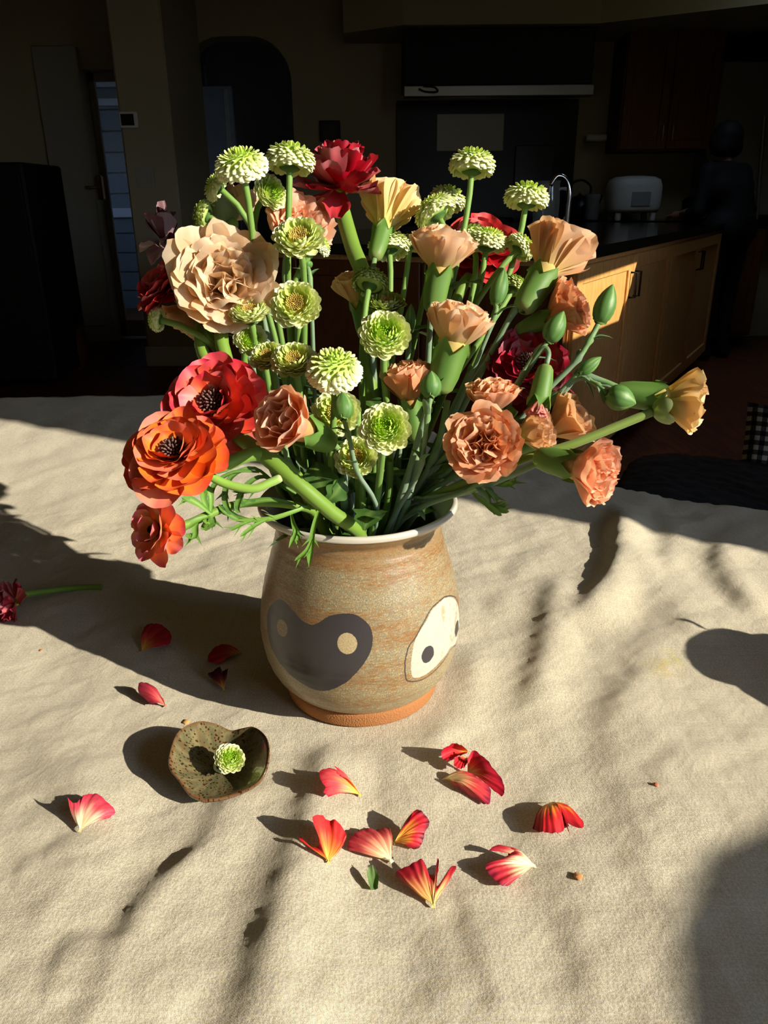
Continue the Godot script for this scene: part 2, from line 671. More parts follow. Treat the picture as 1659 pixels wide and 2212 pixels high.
func make_vase() -> void:
	var t := thing("flower_vase", Vector3(0, TY, 0), "round-bellied tan and rust stoneware vase with one dark and one white painted shape", "vase")
	var prof := []
	for q in [[0.0560, 0.0122], [0.0600, 0.016], [0.0655, 0.023], [0.0702, 0.034], [0.0726, 0.048], [0.0730, 0.060], [0.0712, 0.077], [0.0672, 0.097], [0.0620, 0.116], [0.0588, 0.128], [0.0580, 0.1345], [0.0594, 0.1392], [0.0640, 0.1436], [0.0672, 0.1466]]:
		prof.append(Vector2(q[0], q[1]))
	prof = spline(prof, 5)
	var mb := MB.new()
	var seg := 96
	var p := PackedVector3Array()
	var c := PackedColorArray()
	var uvs := PackedVector2Array()
	for j in prof.size():
		for i in seg + 1:
			var a := TAU * i / seg - PI
			var r: float = prof[j].x + 0.00022 * sin(prof[j].y * 900.0) + 0.0003 * sin(2.0 * a + prof[j].y * 60.0)
			p.append(Vector3(sin(a) * r, prof[j].y, cos(a) * r))
			c.append(Color.WHITE)
			uvs.append(Vector2(float(i) / seg, 1.0 - prof[j].y / 0.148))
	mb.grid(p, c, seg + 1, prof.size(), true, uvs)
	var gm := mat("stoneware glaze", Color.WHITE, 0.42, {"spec": 0.45, "coat": 0.35, "coatr": 0.25})
	var tex := glaze()
	gm.albedo_texture = tex[0]
	gm.heightmap_enabled = true
	gm.heightmap_texture = tex[1]
	gm.heightmap_scale = 0.03
	part("body", mb.done(), gm, t)
	var ft := MB.new()
	lathe(ft, spline([V(0.002, 0.004), V(0.050, 0.004), V(0.0535, 0.0006), V(0.0555, 0.001), V(0.0568, 0.003), V(0.0572, 0.009), V(0.0566, 0.0115), V(0.055, 0.0128), V(0.053, 0.0135)], 3), 96, [Color.WHITE])
	var cm := mat("bare clay", Color(0.62, 0.42, 0.26), 0.9, {"spec": 0.2})
	var gn := FastNoiseLite.new()
	gn.frequency = 0.09
	var nt := ImageTexture.create_from_image(gn.get_seamless_image(256, 256))
	cm.heightmap_enabled = true
	cm.heightmap_texture = nt
	cm.heightmap_scale = 0.06
	cm.uv1_triplanar = true
	cm.uv1_scale = Vector3(30, 30, 30)
	part("foot_ring", ft.done(), cm, t).set_meta("label", "bare orange clay foot")
	var rm := MB.new()
	lathe(rm, spline([V(0.0640, 0.1440), V(0.0664, 0.1460), V(0.0686, 0.1478), V(0.0692, 0.1497), V(0.0682, 0.1515), V(0.0655, 0.1512), V(0.0615, 0.147), V(0.0575, 0.140), V(0.0555, 0.133)], 4), 96, [L(200, 194, 178)], Transform3D(), 0.002)
	part("rim", rm.done(), mat("pale rim glaze", Color.WHITE, 0.3, {"vc": true, "coat": 0.5}), t).set_meta("label", "flared pale glazed rim")
	var inn := MB.new()
	lathe(inn, [V(0.0555, 0.134), V(0.056, 0.128), V(0.060, 0.112), V(0.068, 0.08), V(0.0695, 0.055), V(0.066, 0.034), V(0.055, 0.018), V(0.002, 0.016)], 64, [L(150, 140, 122)])
	part("inside", inn.done(), mat("inner glaze", Color.WHITE, 0.4, {"vc": true}), t)

func glaze() -> Array:
	var w := 1536
	var h := 480
	var n1 := FastNoiseLite.new()
	n1.seed = 11
	n1.frequency = 0.006
	n1.fractal_octaves = 4
	var n2 := FastNoiseLite.new()
	n2.seed = 12
	n2.frequency = 0.22
	n2.fractal_octaves = 3
	var n3 := FastNoiseLite.new()
	n3.seed = 13
	n3.frequency = 0.03
	var streak := n1.get_image(w / 4, h * 2)
	streak.resize(w, h, Image.INTERPOLATE_BILINEAR)
	var grain := n2.get_image(w, h)
	var cloud := n3.get_image(w, h)
	var fine := n2.get_image(w / 6, h)
	fine.resize(w, h, Image.INTERPOLATE_BILINEAR)
	var sd: PackedByteArray = streak.get_data()
	var gd := grain.get_data()
	var cd := cloud.get_data()
	var fd := fine.get_data()
	var ss := sd.size() / (w * h)
	var gs := gd.size() / (w * h)
	var out := PackedByteArray()
	var hh := PackedByteArray()
	out.resize(w * h * 3)
	hh.resize(w * h)
	var r := RandomNumberGenerator.new()
	r.seed = 9
	var dark := PackedVector2Array(spline([V(-1.080, 0.0704), V(-1.092, 0.0817), V(-0.956, 0.0931), V(-0.823, 0.0961), V(-0.678, 0.0930), V(-0.573, 0.0888), V(-0.465, 0.0871), V(-0.384, 0.0893), V(-0.278, 0.0950), V(-0.157, 0.0974), V(-0.038, 0.0977), V(0.063, 0.0941), V(0.126, 0.0883), V(0.143, 0.0805), V(0.118, 0.0722), V(0.053, 0.0638), V(-0.046, 0.0546), V(-0.133, 0.0482), V(-0.287, 0.0410), V(-0.400, 0.0390), V(-0.515, 0.0404), V(-0.692, 0.0446), V(-0.857, 0.0506), V(-0.996, 0.0592), V(-1.080, 0.0704)], 3))
	var outer := PackedVector2Array(spline([V(1.020, 0.0932), V(1.188, 0.0887), V(1.36, 0.0797), V(1.44, 0.0657), V(1.40, 0.0500), V(1.322, 0.0440), V(1.12, 0.0495), V(1.0, 0.0466), V(0.804, 0.0422), V(0.643, 0.0404), V(0.479, 0.0439), V(0.441, 0.0495), V(0.434, 0.0600), V(0.478, 0.0708), V(0.566, 0.0767), V(0.674, 0.0849), V(0.821, 0.0920), V(1.020, 0.0932)], 3))
	var white := PackedVector2Array(spline([V(1.014, 0.0920), V(1.17, 0.0877), V(1.33, 0.0784), V(1.40, 0.066), V(1.36, 0.0526), V(1.27, 0.0475), V(1.08, 0.0522), V(0.95, 0.0492), V(0.762, 0.0451), V(0.617, 0.0440), V(0.525, 0.0468), V(0.504, 0.0542), V(0.513, 0.0634), V(0.565, 0.0750), V(0.690, 0.0834), V(0.828, 0.0902), V(1.014, 0.0920)], 3))
	for y in h:
		var hy := (1.0 - (y + 0.5) / h) * 0.148
		for x in w:
			var k := y * w + x
			var th := (x + 0.5) / w * TAU - PI
			var g := gd[k * gs] / 255.0
			var s := sd[k * ss] / 255.0
			var cl := cd[k * gs] / 255.0
			var f := fd[k * gs] / 255.0
			var rust := smoothstep(0.46, 0.80, s * 0.55 + f * 0.5 + (g - 0.5) * 0.5 + 0.13 * exp(-pow((hy - 0.096) / 0.018, 2.0)) - 0.02)
			var col := Vector3(150, 135, 101).lerp(Vector3(136, 128, 102), cl)
			col = col.lerp(Vector3(132, 86, 42), rust * 0.85)
			col *= 0.70 + 0.55 * g + (0.5 if r.randf() < 0.05 else 0.0)
			if hy > 0.127:
				col = col.lerp(Vector3(136, 98, 58), smoothstep(0.122, 0.129, hy) * 0.4)
			if hy < 0.017:
				col = col.lerp(Vector3(150, 100, 60), smoothstep(0.017, 0.0135, hy))
			var q := Vector2(th, hy)
			var relief := 0.35 + 0.3 * g
			if th > -1.15 and th < 0.16 and hy > 0.037 and hy < 0.099 and Geometry2D.is_point_in_polygon(q, dark):
				var hole := Vector2((th + 0.0925) * 0.072 / 0.0066, (hy - 0.0780) / 0.0073).length()
				var hole2 := Vector2((th + 0.806) * 0.072 / 0.0058, (hy - 0.0775) / 0.0058).length()
				if hole > 1.0 and hole2 > 1.0:
					col = Vector3(54, 50, 52).lerp(Vector3(80, 84, 90), smoothstep(-0.35, -1.0, th) * (0.4 + 0.8 * (cl - 0.3))) * (0.94 + 0.12 * g)
					relief = 0.7
				elif hole <= 1.0:
					col = Vector3(178, 158, 118) * (0.86 + 0.28 * g)
			elif th > 0.40 and th < 1.5 and hy > 0.038 and hy < 0.095 and Geometry2D.is_point_in_polygon(q, outer):
				if Geometry2D.is_point_in_polygon(q, white):
					col = Vector3(176, 178, 162).lerp(Vector3(160, 146, 104), smoothstep(0.52, 0.8, cl) * smoothstep(0.8, 1.0, th) * 0.9)
					relief = 0.75
					var d1 := Vector2((th - 0.699) * 0.072 / 0.0056, (hy - 0.0598) / 0.0063).length()
					var d2 := Vector2((th - 1.255) * 0.072 / 0.0056, (hy - 0.0601) / 0.0060).length()
					if d1 < 1.0 or d2 < 1.0:
						col = Vector3(54, 50, 52)
				else:
					var e := 1e9
					for m in range(0, outer.size() - 1):
						e = minf(e, Geometry2D.get_closest_point_to_segment(V(q.x * 0.072, q.y), V(outer[m].x * 0.072, outer[m].y), V(outer[m + 1].x * 0.072, outer[m + 1].y)).distance_to(V(q.x * 0.072, q.y)))
					if e < 0.0009:
						col = Vector3(62, 54, 52)
			if r.randf() < 0.0035:
				col *= 0.55
			out[k * 3] = clampi(int(col.x), 0, 255)
			out[k * 3 + 1] = clampi(int(col.y), 0, 255)
			out[k * 3 + 2] = clampi(int(col.z), 0, 255)
			hh[k] = clampi(int(relief * 255), 0, 255)
	return [ImageTexture.create_from_image(Image.create_from_data(w, h, false, Image.FORMAT_RGB8, out)), ImageTexture.create_from_image(Image.create_from_data(w, h, false, Image.FORMAT_L8, hh))]

# ------------------------------------------------------------------ stems and leaves
const MUM := 0
const CARN := 1
const RAN := 2

func stem_cols(kind: int) -> Array:
	if kind == CARN:
		return [L(108, 140, 84), L(112, 138, 104), L(118, 140, 118), L(98, 128, 88), L(92, 120, 80)]
	if kind == RAN:
		return [L(122, 156, 58), L(116, 150, 52), L(110, 144, 48), L(106, 138, 46)]
	return [L(110, 144, 62), L(100, 134, 54), L(92, 126, 50), L(88, 120, 48)]

func mouth(p: Vector3) -> Vector3:   # where a stem passes the rim
	var h := Vector2(p.x, p.z)
	var e := h.limit_length(0.034 + 0.012 * rng.randf()) if h.length() > 0.045 else h * 0.75
	e += Vector2(rng.randf_range(-0.006, 0.006), rng.randf_range(-0.006, 0.006))
	return Vector3(e.x, TY + 0.148, e.y)

func stem_path(p0: Vector3, axis: Vector3, way := []) -> Array:
	var pts := [p0]
	var last := p0
	for q in way:
		pts.append(q)
		last = q
	var e := mouth(last)
	var b := Vector3(-e.x * 0.75, TY + 0.024, -e.z * 0.75)
	if way.is_empty():
		var d := p0.distance_to(e)
		var up := (e - b).normalized()
		var h0 := p0 - axis * minf(0.05, d * 0.33)
		var h1 := e + up * d * 0.36
		var out := []
		for i in 13:
			out.append(p0.bezier_interpolate(h0, h1, e, i / 12.0))
		out.append((e + b) / 2.0)
		out.append(b)
		return out
	if last.y > TY + 0.17 or Vector2(last.x, last.z).length() > 0.055:
		pts.append(e)
	else:
		e = last
		b = Vector3(clampf(-e.x, -0.03, 0.03), TY + 0.03, -e.z * 0.7 - 0.01)
	pts.append((e + b) / 2.0)
	pts.append(b)
	return spline(pts, 5)

func leaf_mesh(ln: float, wid: float, kind: int) -> MB:   # lies along +Y, faces +Z
	var mb := MB.new()
	var nu := 7
	var nv := 18
	var p := PackedVector3Array()
	var c := PackedColorArray()
	var bend := rng.randf_range(0.5, 1.4)
	var ph := rng.randf() * TAU
	for j in nv:
		var v := float(j) / (nv - 1)
		var w := 0.0
		if kind == CARN:
			w = wid * pow(sin(PI * clampf(v * 0.93 + 0.07, 0.0, 1.0)), 0.8)
		else:
			w = wid * sin(PI * pow(v * 0.96 + 0.03, 1.15)) * (0.72 + 0.34 * absf(sin(v * 9.0 + 0.4)))
			w = maxf(w, wid * 0.1)
		for i in nu:
			var u := 2.0 * i / (nu - 1) - 1.0
			var th := bend * v
			var y := ln * (sin(th) / maxf(bend, 0.01))
			var z := ln * ((1.0 - cos(th)) / maxf(bend, 0.01))
			var lift := w * (0.35 if kind == CARN else 0.18) * u * u + 0.06 * w * sin(v * 14.0 + ph) * absf(u)
			p.append(Vector3(u * w, y, -z + lift))
			var col := (L(104, 132, 96) if kind == CARN else L(64, 98, 40)).lerp(L(126, 154, 80), 0.5 * exp(-u * u * 30.0))
			c.append(col)
	mb.grid(p, c, nu, nv)
	return mb

func leaf_mat() -> StandardMaterial3D:
	return mat("leaf", Color.WHITE, 0.5, {"vc": true, "back": Color(0.55, 0.6, 0.3)})

func stem_mat() -> StandardMaterial3D:
	return mat("stem", Color.WHITE, 0.55, {"vc": true, "rim": 0.3})

func add_leaf(root: Node3D, pos: Vector3, dir: Vector3, ln: float, wid: float, kind: int) -> void:
	var side := dir.cross(Vector3.UP).normalized()
	var face := side.cross(dir).normalized()
	var b := Basis(side, dir.normalized(), face)
	part("leaf", leaf_mesh(ln, wid, kind).done(), leaf_mat(), root, Transform3D(b, pos - root.position))

func add_stem(root: Node3D, path: Array, r: float, kind: int, leaves := 0) -> void:
	var mb := MB.new()
	var rads := []
	var cols := []
	var base := stem_cols(kind)
	for i in path.size():
		var k := 1.0 + 0.10 * float(i) / path.size()
		if kind == CARN and (i == 4 or i == 9):
			k = 1.5
		rads.append(r * k)
		cols.append(base[mini(i * base.size() / path.size(), base.size() - 1)])
	tube(mb, path, rads, 10, cols)
	wpart("stem", mb, stem_mat(), root)
	if kind == CARN:
		for i in [4, 9]:
			if i >= path.size() - 3:
				continue
			for s in [-1.0, 1.0]:
				var t: Vector3 = (path[i - 1] - path[i]).normalized()
				var sd: Vector3 = t.cross(Vector3(rng.randf_range(-1, 1), 0.2, rng.randf_range(-1, 1))).normalized() * s
				add_leaf(root, path[i], (t + sd * rng.randf_range(0.35, 0.9)).normalized(), rng.randf_range(0.008, 0.018), 0.0022, CARN)
	for k in leaves:
		var i := rng.randi_range(5, mini(11, path.size() - 4))
		var t: Vector3 = (path[i - 1] - path[i]).normalized()
		var a := rng.randf() * TAU
		var sd := Vector3(cos(a), 0.1, sin(a))
		if kind == CARN:
			add_leaf(root, path[i], (t + sd * 0.7).normalized(), rng.randf_range(0.03, 0.055), 0.003, CARN)
		else:
			add_leaf(root, path[i], (t * 0.7 + sd).normalized(), rng.randf_range(0.026, 0.042), rng.randf_range(0.007, 0.011), MUM)

# ------------------------------------------------------------------ button chrysanthemums
var florets := {}

func floret(key: String) -> ArrayMesh:
	if florets.has(key):
		return florets[key]
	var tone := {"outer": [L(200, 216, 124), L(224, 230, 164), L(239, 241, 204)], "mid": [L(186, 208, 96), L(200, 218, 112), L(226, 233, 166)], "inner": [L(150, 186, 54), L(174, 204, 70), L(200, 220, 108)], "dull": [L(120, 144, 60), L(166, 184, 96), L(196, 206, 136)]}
	var k: Array = tone[key.get_slice("_", 0)]
	var flat := key.ends_with("flat")
	var mb := MB.new()
	var p := PackedVector3Array()
	var c := PackedColorArray()
	var nu := 6
	var nv := 8
	for j in nv:
		var v := float(j) / (nv - 1)
		for i in nu:
			var u := 2.0 * i / (nu - 1) - 1.0
			var w := lerpf(0.14, 0.40, smoothstep(0.0, 0.55, v))
			if v > 0.55:
				w *= sqrt(maxf(0.04, 1.0 - pow((v - 0.55) / 0.45, 2.2)))
			var z := v
			var y := (-0.55 * w * u * u + 0.06 - 0.16 * v * v) if flat else (0.42 * w * u * u + 0.30 * v * v * v)
			p.append(Vector3(u * w, y, z))
			c.append((k[0] as Color).lerp(k[1], smoothstep(0.0, 0.5, v)).lerp(k[2], smoothstep(0.55, 1.0, v)))
	mb.grid(p, c, nu, nv)
	florets[key] = mb.done()
	return florets[key]

func pom(label: String, px: float, py: float, w: float, axis: Vector3, typ: String, z := 0.0, way := [], dull := false) -> Node3D:
	if z == 0.0:
		z = 0.0303 * FPX / w
	var pos := at(px, py, z)
	var rad := w * 0.5 * z / FPX
	var root := pom_head(label, pos, rad, axis, typ, dull)
	var under := pos - axis * rad * 0.5
	add_stem(root, stem_path(under, axis, way), 0.0021, MUM, 1)
	return root

func pom_head(label: String, pos: Vector3, rad: float, axis: Vector3, typ: String, dull := false) -> Node3D:
	var root := thing("button_chrysanthemum", pos - axis * rad * 0.5, label, "flower")
	var pm := mat("chrysanthemum petal", Color.WHITE, 0.6, {"vc": true, "back": Color(0.5, 0.5, 0.3), "rim": 0.2})
	var core := MB.new()
	var ca := 0.86 if typ == "D" else 0.56
	var cb := 0.46 if typ == "D" else 0.26
	var pr := []
	for i in 9:
		var t := PI * (1.0 - i / 8.0)
		pr.append(V(maxf(0.001, ca * sin(t)) * rad, cb * cos(t) * rad))
	var disc := L(188, 170, 70) if typ == "Y" else (L(178, 206, 96) if typ == "D" else L(132, 176, 30))
	lathe(core, pr, 16, [L(84, 116, 48), L(110, 140, 58), L(176, 196, 106), L(192, 208, 120), disc, disc, disc, disc, disc])
	var bs := axis_basis(axis, rng.randf() * TAU)
	var bloom := part("bloom", core.done(), mat("flower heart", Color.WHITE, 0.7, {"vc": true}), root, Transform3D(bs, pos - root.position))
	var sepal := MB.new()
	lathe(sepal, [V(0.10 * rad, -0.62 * rad), V(0.24 * rad, -0.52 * rad), V(0.36 * rad, -0.46 * rad), V(0.46 * rad, -0.38 * rad), V(0.40 * rad, -0.28 * rad)], 14, [L(88, 120, 48), L(72, 104, 40), L(60, 92, 36)], Transform3D(), 0.08)
	part("calyx", sepal.done(), mat("flower heart"), root, Transform3D(bs, pos - root.position))
	var n := 180
	var t0 := 0.0
	if typ == "O":
		n = 110
	elif typ == "Y":
		n = 92
	var tiny := MB.new()
	for i in n:
		var t := (i + 0.6) / n
		var az := i * 2.39996 + rng.randf_range(-0.12, 0.12)
		var th := 0.0
		var ln := 0.0
		var psi := 0.0
		var lift := 0.0
		if typ == "D":
			th = 1.98 * pow(t, 0.62)
			ln = lerpf(0.22, 0.34, smoothstep(0.0, 0.4, t))
			psi = minf(th * 0.95 + 0.1 + 0.72 * smoothstep(0.0, 0.4, t), 2.75)
		elif typ == "O":
			th = lerpf(0.42, 1.75, pow(t, 0.75))
			ln = lerpf(0.28, 0.54, t)
			psi = lerpf(0.10, 1.72, pow(t, 0.8))
		else:
			th = lerpf(0.85, 1.75, pow(t, 0.9))
			ln = lerpf(0.40, 0.56, t)
			psi = lerpf(0.55, 1.70, pow(t, 0.85))
		psi += rng.randf_range(-0.13, 0.13)
		ln *= rng.randf_range(0.9, 1.1)
		var rd := Vector3(sin(az), 0, cos(az))
		var p := rd * ca * sin(th) + Vector3.UP * cb * cos(th)
		var d := (rd * sin(psi) + Vector3.UP * cos(psi)).normalized()
		var up := (Vector3.UP * sin(psi) - rd * cos(psi)).normalized()
		var x := up.cross(d).normalized()
		var tw := rng.randf_range(-0.25, 0.25)
		var b := Basis(x, up, d) * Basis(Vector3(0, 0, 1), tw)
		var wk := lerpf(0.72, 1.12, t) * (1.0 if typ == "D" else 1.05)
		b = Basis(b.x * ln * wk, b.y * ln, b.z * ln)
		var key := "inner" if t < (0.06 if typ == "D" else 0.2) else ("mid" if t < (0.24 if typ == "D" else 0.45) else "outer")
		if typ == "Y":
			key = "mid" if t < 0.3 else "outer"
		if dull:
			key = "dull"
		if typ == "D" and t > 0.05:
			key += "_flat"
		part("petal", floret(key), pm, bloom, Transform3D(Basis(b.x * rad, b.y * rad, b.z * rad), p * rad))
	# the small florets or stamens at the middle
	var heart := MB.new()
	var m := 74 if typ == "Y" else 26
	if typ != "D":
		for i in m:
			var t := (i + 0.5) / m
			var az := i * 2.39996
			var rr := (0.34 if typ == "Y" else 0.30) * sqrt(t)
			var b0 := Vector3(sin(az) * rr, cb * 0.86, cos(az) * rr) * rad
			var b1 := b0 + Vector3(sin(az) * (0.05 if typ == "Y" else -0.04), 0.12 + 0.10 * t, cos(az) * (0.05 if typ == "Y" else -0.04)) * rad
			var cc := L(204, 184, 92).lerp(L(160, 118, 56), rng.randf() * (1.0 - t)) if typ == "Y" else L(146, 190, 34).lerp(L(190, 206, 70), t)
			tube(heart, [b0, b0.lerp(b1, 0.7), b1], [0.024 * rad, 0.028 * rad, 0.016 * rad], 5, [cc.darkened(0.15), cc, cc])
		var hp := part("centre_florets", heart.done(), mat("flower heart"), bloom)
		hp.set_meta("kind", "stuff")
	return root

# ------------------------------------------------------------------ carnations
func carn_cols(k: String) -> Array:
	if k == "cream":
		return [L(216, 192, 126), L(226, 192, 150), L(236, 216, 186)]
	if k == "apricot":
		return [L(226, 176, 112), L(236, 176, 138), L(242, 202, 174)]
	if k == "tan":
		return [L(214, 166, 100), L(230, 160, 114), L(243, 196, 158)]
	if k == "yellow":
		return [L(228, 214, 120), L(244, 220, 158), L(248, 226, 182)]
	if k == "pink":
		return [L(238, 200, 140), L(246, 184, 148), L(250, 208, 180)]
	return [L(232, 206, 124), L(240, 198, 150), L(246, 218, 184)]

func calyx_mesh(ln: float, r: float) -> MB:   # tube with five teeth, mouth at the origin, runs down -Y
	var mb := MB.new()
	var p := PackedVector3Array()
	var c := PackedColorArray()
	var seg := 30
	var rows := [[-1.0, 0.30], [-0.97, 0.55], [-0.88, 0.78], [-0.6, 0.95], [-0.3, 1.0], [-0.05, 1.06], [0.10, 1.12], [0.2, 1.2]]
	for j in rows.size():
		for i in seg + 1:
			var a := TAU * i / seg
			var tooth := absf(fmod(a / TAU * 5.0 + 10.0, 1.0) - 0.5) * 2.0
			var y: float = rows[j][0]
			if y > -0.1:
				y = lerpf(y, -0.12, tooth)
			p.append(Vector3(sin(a) * rows[j][1] * r, y * ln, cos(a) * rows[j][1] * r))
			var rib := 0.5 + 0.5 * sin(a * 24.0)
			c.append(L(92, 130, 56).lerp(L(116, 150, 74), rib * 0.6).lerp(L(140, 156, 90), smoothstep(-0.8, -1.0, y)))
	mb.grid(p, c, seg + 1, rows.size(), true)
	return mb

func scales(root: Node3D, xf: Transform3D, r: float, ln: float) -> void:   # the small overlapping scales under a calyx
	for k in 2:
		var o := {"len": ln, "wid": r * 1.15, "th0": 0.55, "th1": -0.1, "cup": 0.7, "round": 0.75, "claw": 0.7, "rb": r * 0.35, "nu": 7, "nv": 6, "c0": L(110, 138, 72), "c1": L(116, 146, 72), "c2": L(156, 168, 106)}
		part("scale", petal(o).done(), leaf_mat(), root, xf * Transform3D(Basis(Vector3.UP, PI * k + 0.4), Vector3.ZERO))

func carnation(label: String, base: Vector3, tip: Vector3, wpx: float, kind: String, full := false, way := [], o := {}) -> Node3D:
	var ax := (tip - base).normalized()
	var ln := tip.distance_to(base)
	var depth := (tip - cam_at).dot(cf)
	var rad := wpx * 0.5 * depth / FPX
	var cl: float = o.get("calyx", 0.024)
	var cr0: float = o.get("calyx_r", 0.0066)
	var root := thing("carnation", base - ax * cl, label, "flower")
	var b := axis_basis(ax, rng.randf() * TAU)
	var xf := Transform3D(b, base - root.position)
	var cal := part("calyx", calyx_mesh(cl, cr0).done(), leaf_mat(), root, xf)
	scales(cal, Transform3D(Basis(), Vector3(0, -cl * 1.0, 0)), cr0 * 0.8, cl * 0.34)
	var pm := mat("carnation petal", Color.WHITE, 0.65, {"vc": true, "back": Color(0.9, 0.84, 0.74), "rim": 0.25, "spec": 0.2})
	var cc := carn_cols(kind)
	var core := MB.new()
	lathe(core, [V(cr0 * 0.8, -0.004), V(cr0 * 0.95, ln * 0.1), V(cr0 * 0.8, ln * 0.3), V(0.0008, ln * 0.42)], 12, [cc[0]])
	var bloom := part("bloom", core.done(), pm, root, xf)
	var rings := []
	if full:
		rings = [[7, 1.04, 0.40, 1.70, 0.78, 0.05], [7, 0.98, 0.30, 1.36, 0.70, 0.075], [7, 0.92, 0.22, 1.02, 0.60, 0.12], [6, 0.84, 0.14, 0.70, 0.52, 0.15], [5, 0.78, 0.08, 0.42, 0.46, 0.17], [4, 0.72, 0.02, 0.16, 0.38, 0.17]]
	else:
		var lean := atan2(rad, ln)
		var op: float = o.get("open", 1.0)
		if o.get("fan", false):
			rings = [[6, 1.0, lean * 0.55, lean * 1.3 * op, 0.62, 0.07], [6, 0.99, lean * 0.4, lean * 0.98 * op, 0.55, 0.10], [7, 0.96, lean * 0.3, lean * 0.70 * op, 0.44, 0.12], [6, 0.92, lean * 0.15, lean * 0.38 * op, 0.36, 0.14], [4, 0.86, 0.0, lean * 0.12, 0.28, 0.14]]
		elif o.get("loose", false):
			rings = [[5, 1.0, lean * 1.4, lean * 0.8, 0.68, 0.035], [5, 1.0, lean * 1.0, lean * 0.55, 0.6, 0.06], [4, 0.94, lean * 0.6, lean * 0.3, 0.5, 0.09], [3, 0.85, lean * 0.3, 0.0, 0.4, 0.12]]
		else:
			lean *= op
			rings = [[5, 0.97, lean * 1.5, lean * 0.75, 0.62, 0.06], [6, 1.0, lean * 1.3, lean * 0.55, 0.56, 0.09], [7, 1.0, lean * 1.0, lean * 0.45, 0.48, 0.12], [7, 1.0, lean * 0.75, lean * 0.3, 0.42, 0.14], [6, 0.98, lean * 0.45, lean * 0.2, 0.36, 0.15], [4, 0.94, lean * 0.15, 0.0, 0.30, 0.15]]
	var total := ln * 1.12 if not full else rad * 1.12
	if not full and not o.get("fan", false):
		total = ln * 1.02 + rad * 0.12
	var skip: float = o.get("skip", 0.0)
	for k in rings.size():
		var r: Array = rings[k]
		for i in r[0]:
			if rng.randf() < skip:
				continue
			var az: float = TAU * (i + 0.5 * (k % 2)) / r[0] + rng.randf_range(-0.18, 0.18)
			var inner := float(k) / rings.size()
			var q := {"len": total * r[1] * rng.randf_range(0.93, 1.05), "wid": total * r[4] * rng.randf_range(0.9, 1.12), "th0": r[2], "th1": r[3] + rng.randf_range(-0.12, 0.12), "cup": 0.32, "ruf": total * r[5], "rk": (rng.randf_range(2.4, 4.0) if full else rng.randf_range(3.2, 5.2)) + 1.0 * inner, "serr": 0.032, "round": 0.26, "claw": 0.22, "rb": cr0 * 0.5 * (1.0 - 0.6 * inner), "nu": 29, "nv": 15, "curl": rng.randf_range(-0.2, 0.35), "c0": cc[0], "c1": cc[1], "c2": cc[2]}
			part("petal", petal(q).done(), pm, bloom, Transform3D(Basis(Vector3.UP, az), Vector3.ZERO))
	if not o.get("nostem", false):
		add_stem(root, stem_path(base - ax * cl, ax, way), o.get("stem_r", 0.0019), CARN, o.get("leaves", 0))
	return root

func bud(label: String, base: Vector3, tip: Vector3, wpx: float, way := [], o := {}) -> Node3D:
	var ax := (tip - base).normalized()
	var ln := tip.distance_to(base)
	var r := wpx * 0.5 * (base - cam_at).dot(cf) / FPX
	var root := thing("carnation_bud", base, label, "flower bud")
	var b := axis_basis(ax, rng.randf() * TAU)
	var mb := MB.new()
	var p := PackedVector3Array()
	var c := PackedColorArray()
	var seg := 30
	var rows := [[0.0, 0.3], [0.04, 0.58], [0.14, 0.84], [0.3, 0.99], [0.45, 1.0], [0.6, 0.90], [0.74, 0.70], [0.86, 0.44], [0.95, 0.2], [1.0, 0.03]]
	for j in rows.size():
		for i in seg + 1:
			var a := TAU * i / seg
			var y: float = rows[j][0]
			var seam := pow(absf(cos(a * 2.5 + y * 0.8)), 14.0) * smoothstep(0.25, 0.6, y)
			var q: float = rows[j][1] * r * (1.0 - 0.08 * seam)
			p.append(Vector3(sin(a) * q, y * ln, cos(a) * q))
			c.append(L(80, 122, 58).lerp(L(102, 142, 72), 0.4 + 0.4 * sin(a * 20.0)).lerp(L(164, 190, 120), seam * 0.7))
	mb.grid(p, c, seg + 1, rows.size(), true)
	var body := part("bud", mb.done(), leaf_mat(), root, Transform3D(b, Vector3.ZERO))
	scales(body, Transform3D(Basis(), Vector3(0, -0.001, 0)), r * 0.9, ln * 0.42)
	add_stem(root, stem_path(base, ax, way), o.get("stem_r", 0.0014), CARN, o.get("leaves", 0))
	return root

# ------------------------------------------------------------------ ranunculus
func ran_cols(k: String) -> Array:
	match k:
		"orange":
			return [L(244, 164, 30), L(240, 118, 36), L(232, 92, 62)]
		"coral":
			return [L(232, 130, 50), L(222, 78, 52), L(206, 44, 66)]
		"salmon":
			return [L(246, 160, 60), L(240, 128, 72), L(220, 92, 108)]
		"crimson":
			return [L(172, 8, 20), L(170, 6, 24), L(146, 8, 30)]
		"red":
			return [L(190, 24, 28), L(184, 20, 30), L(204, 62, 58)]
		"salmonred":
			return [L(206, 90, 70), L(176, 48, 58), L(140, 40, 60)]
		"burgundy":
			return [L(182, 26, 44), L(166, 20, 44), L(126, 14, 40)]
	return [L(92, 22, 36), L(74, 20, 34), L(96, 50, 56)]

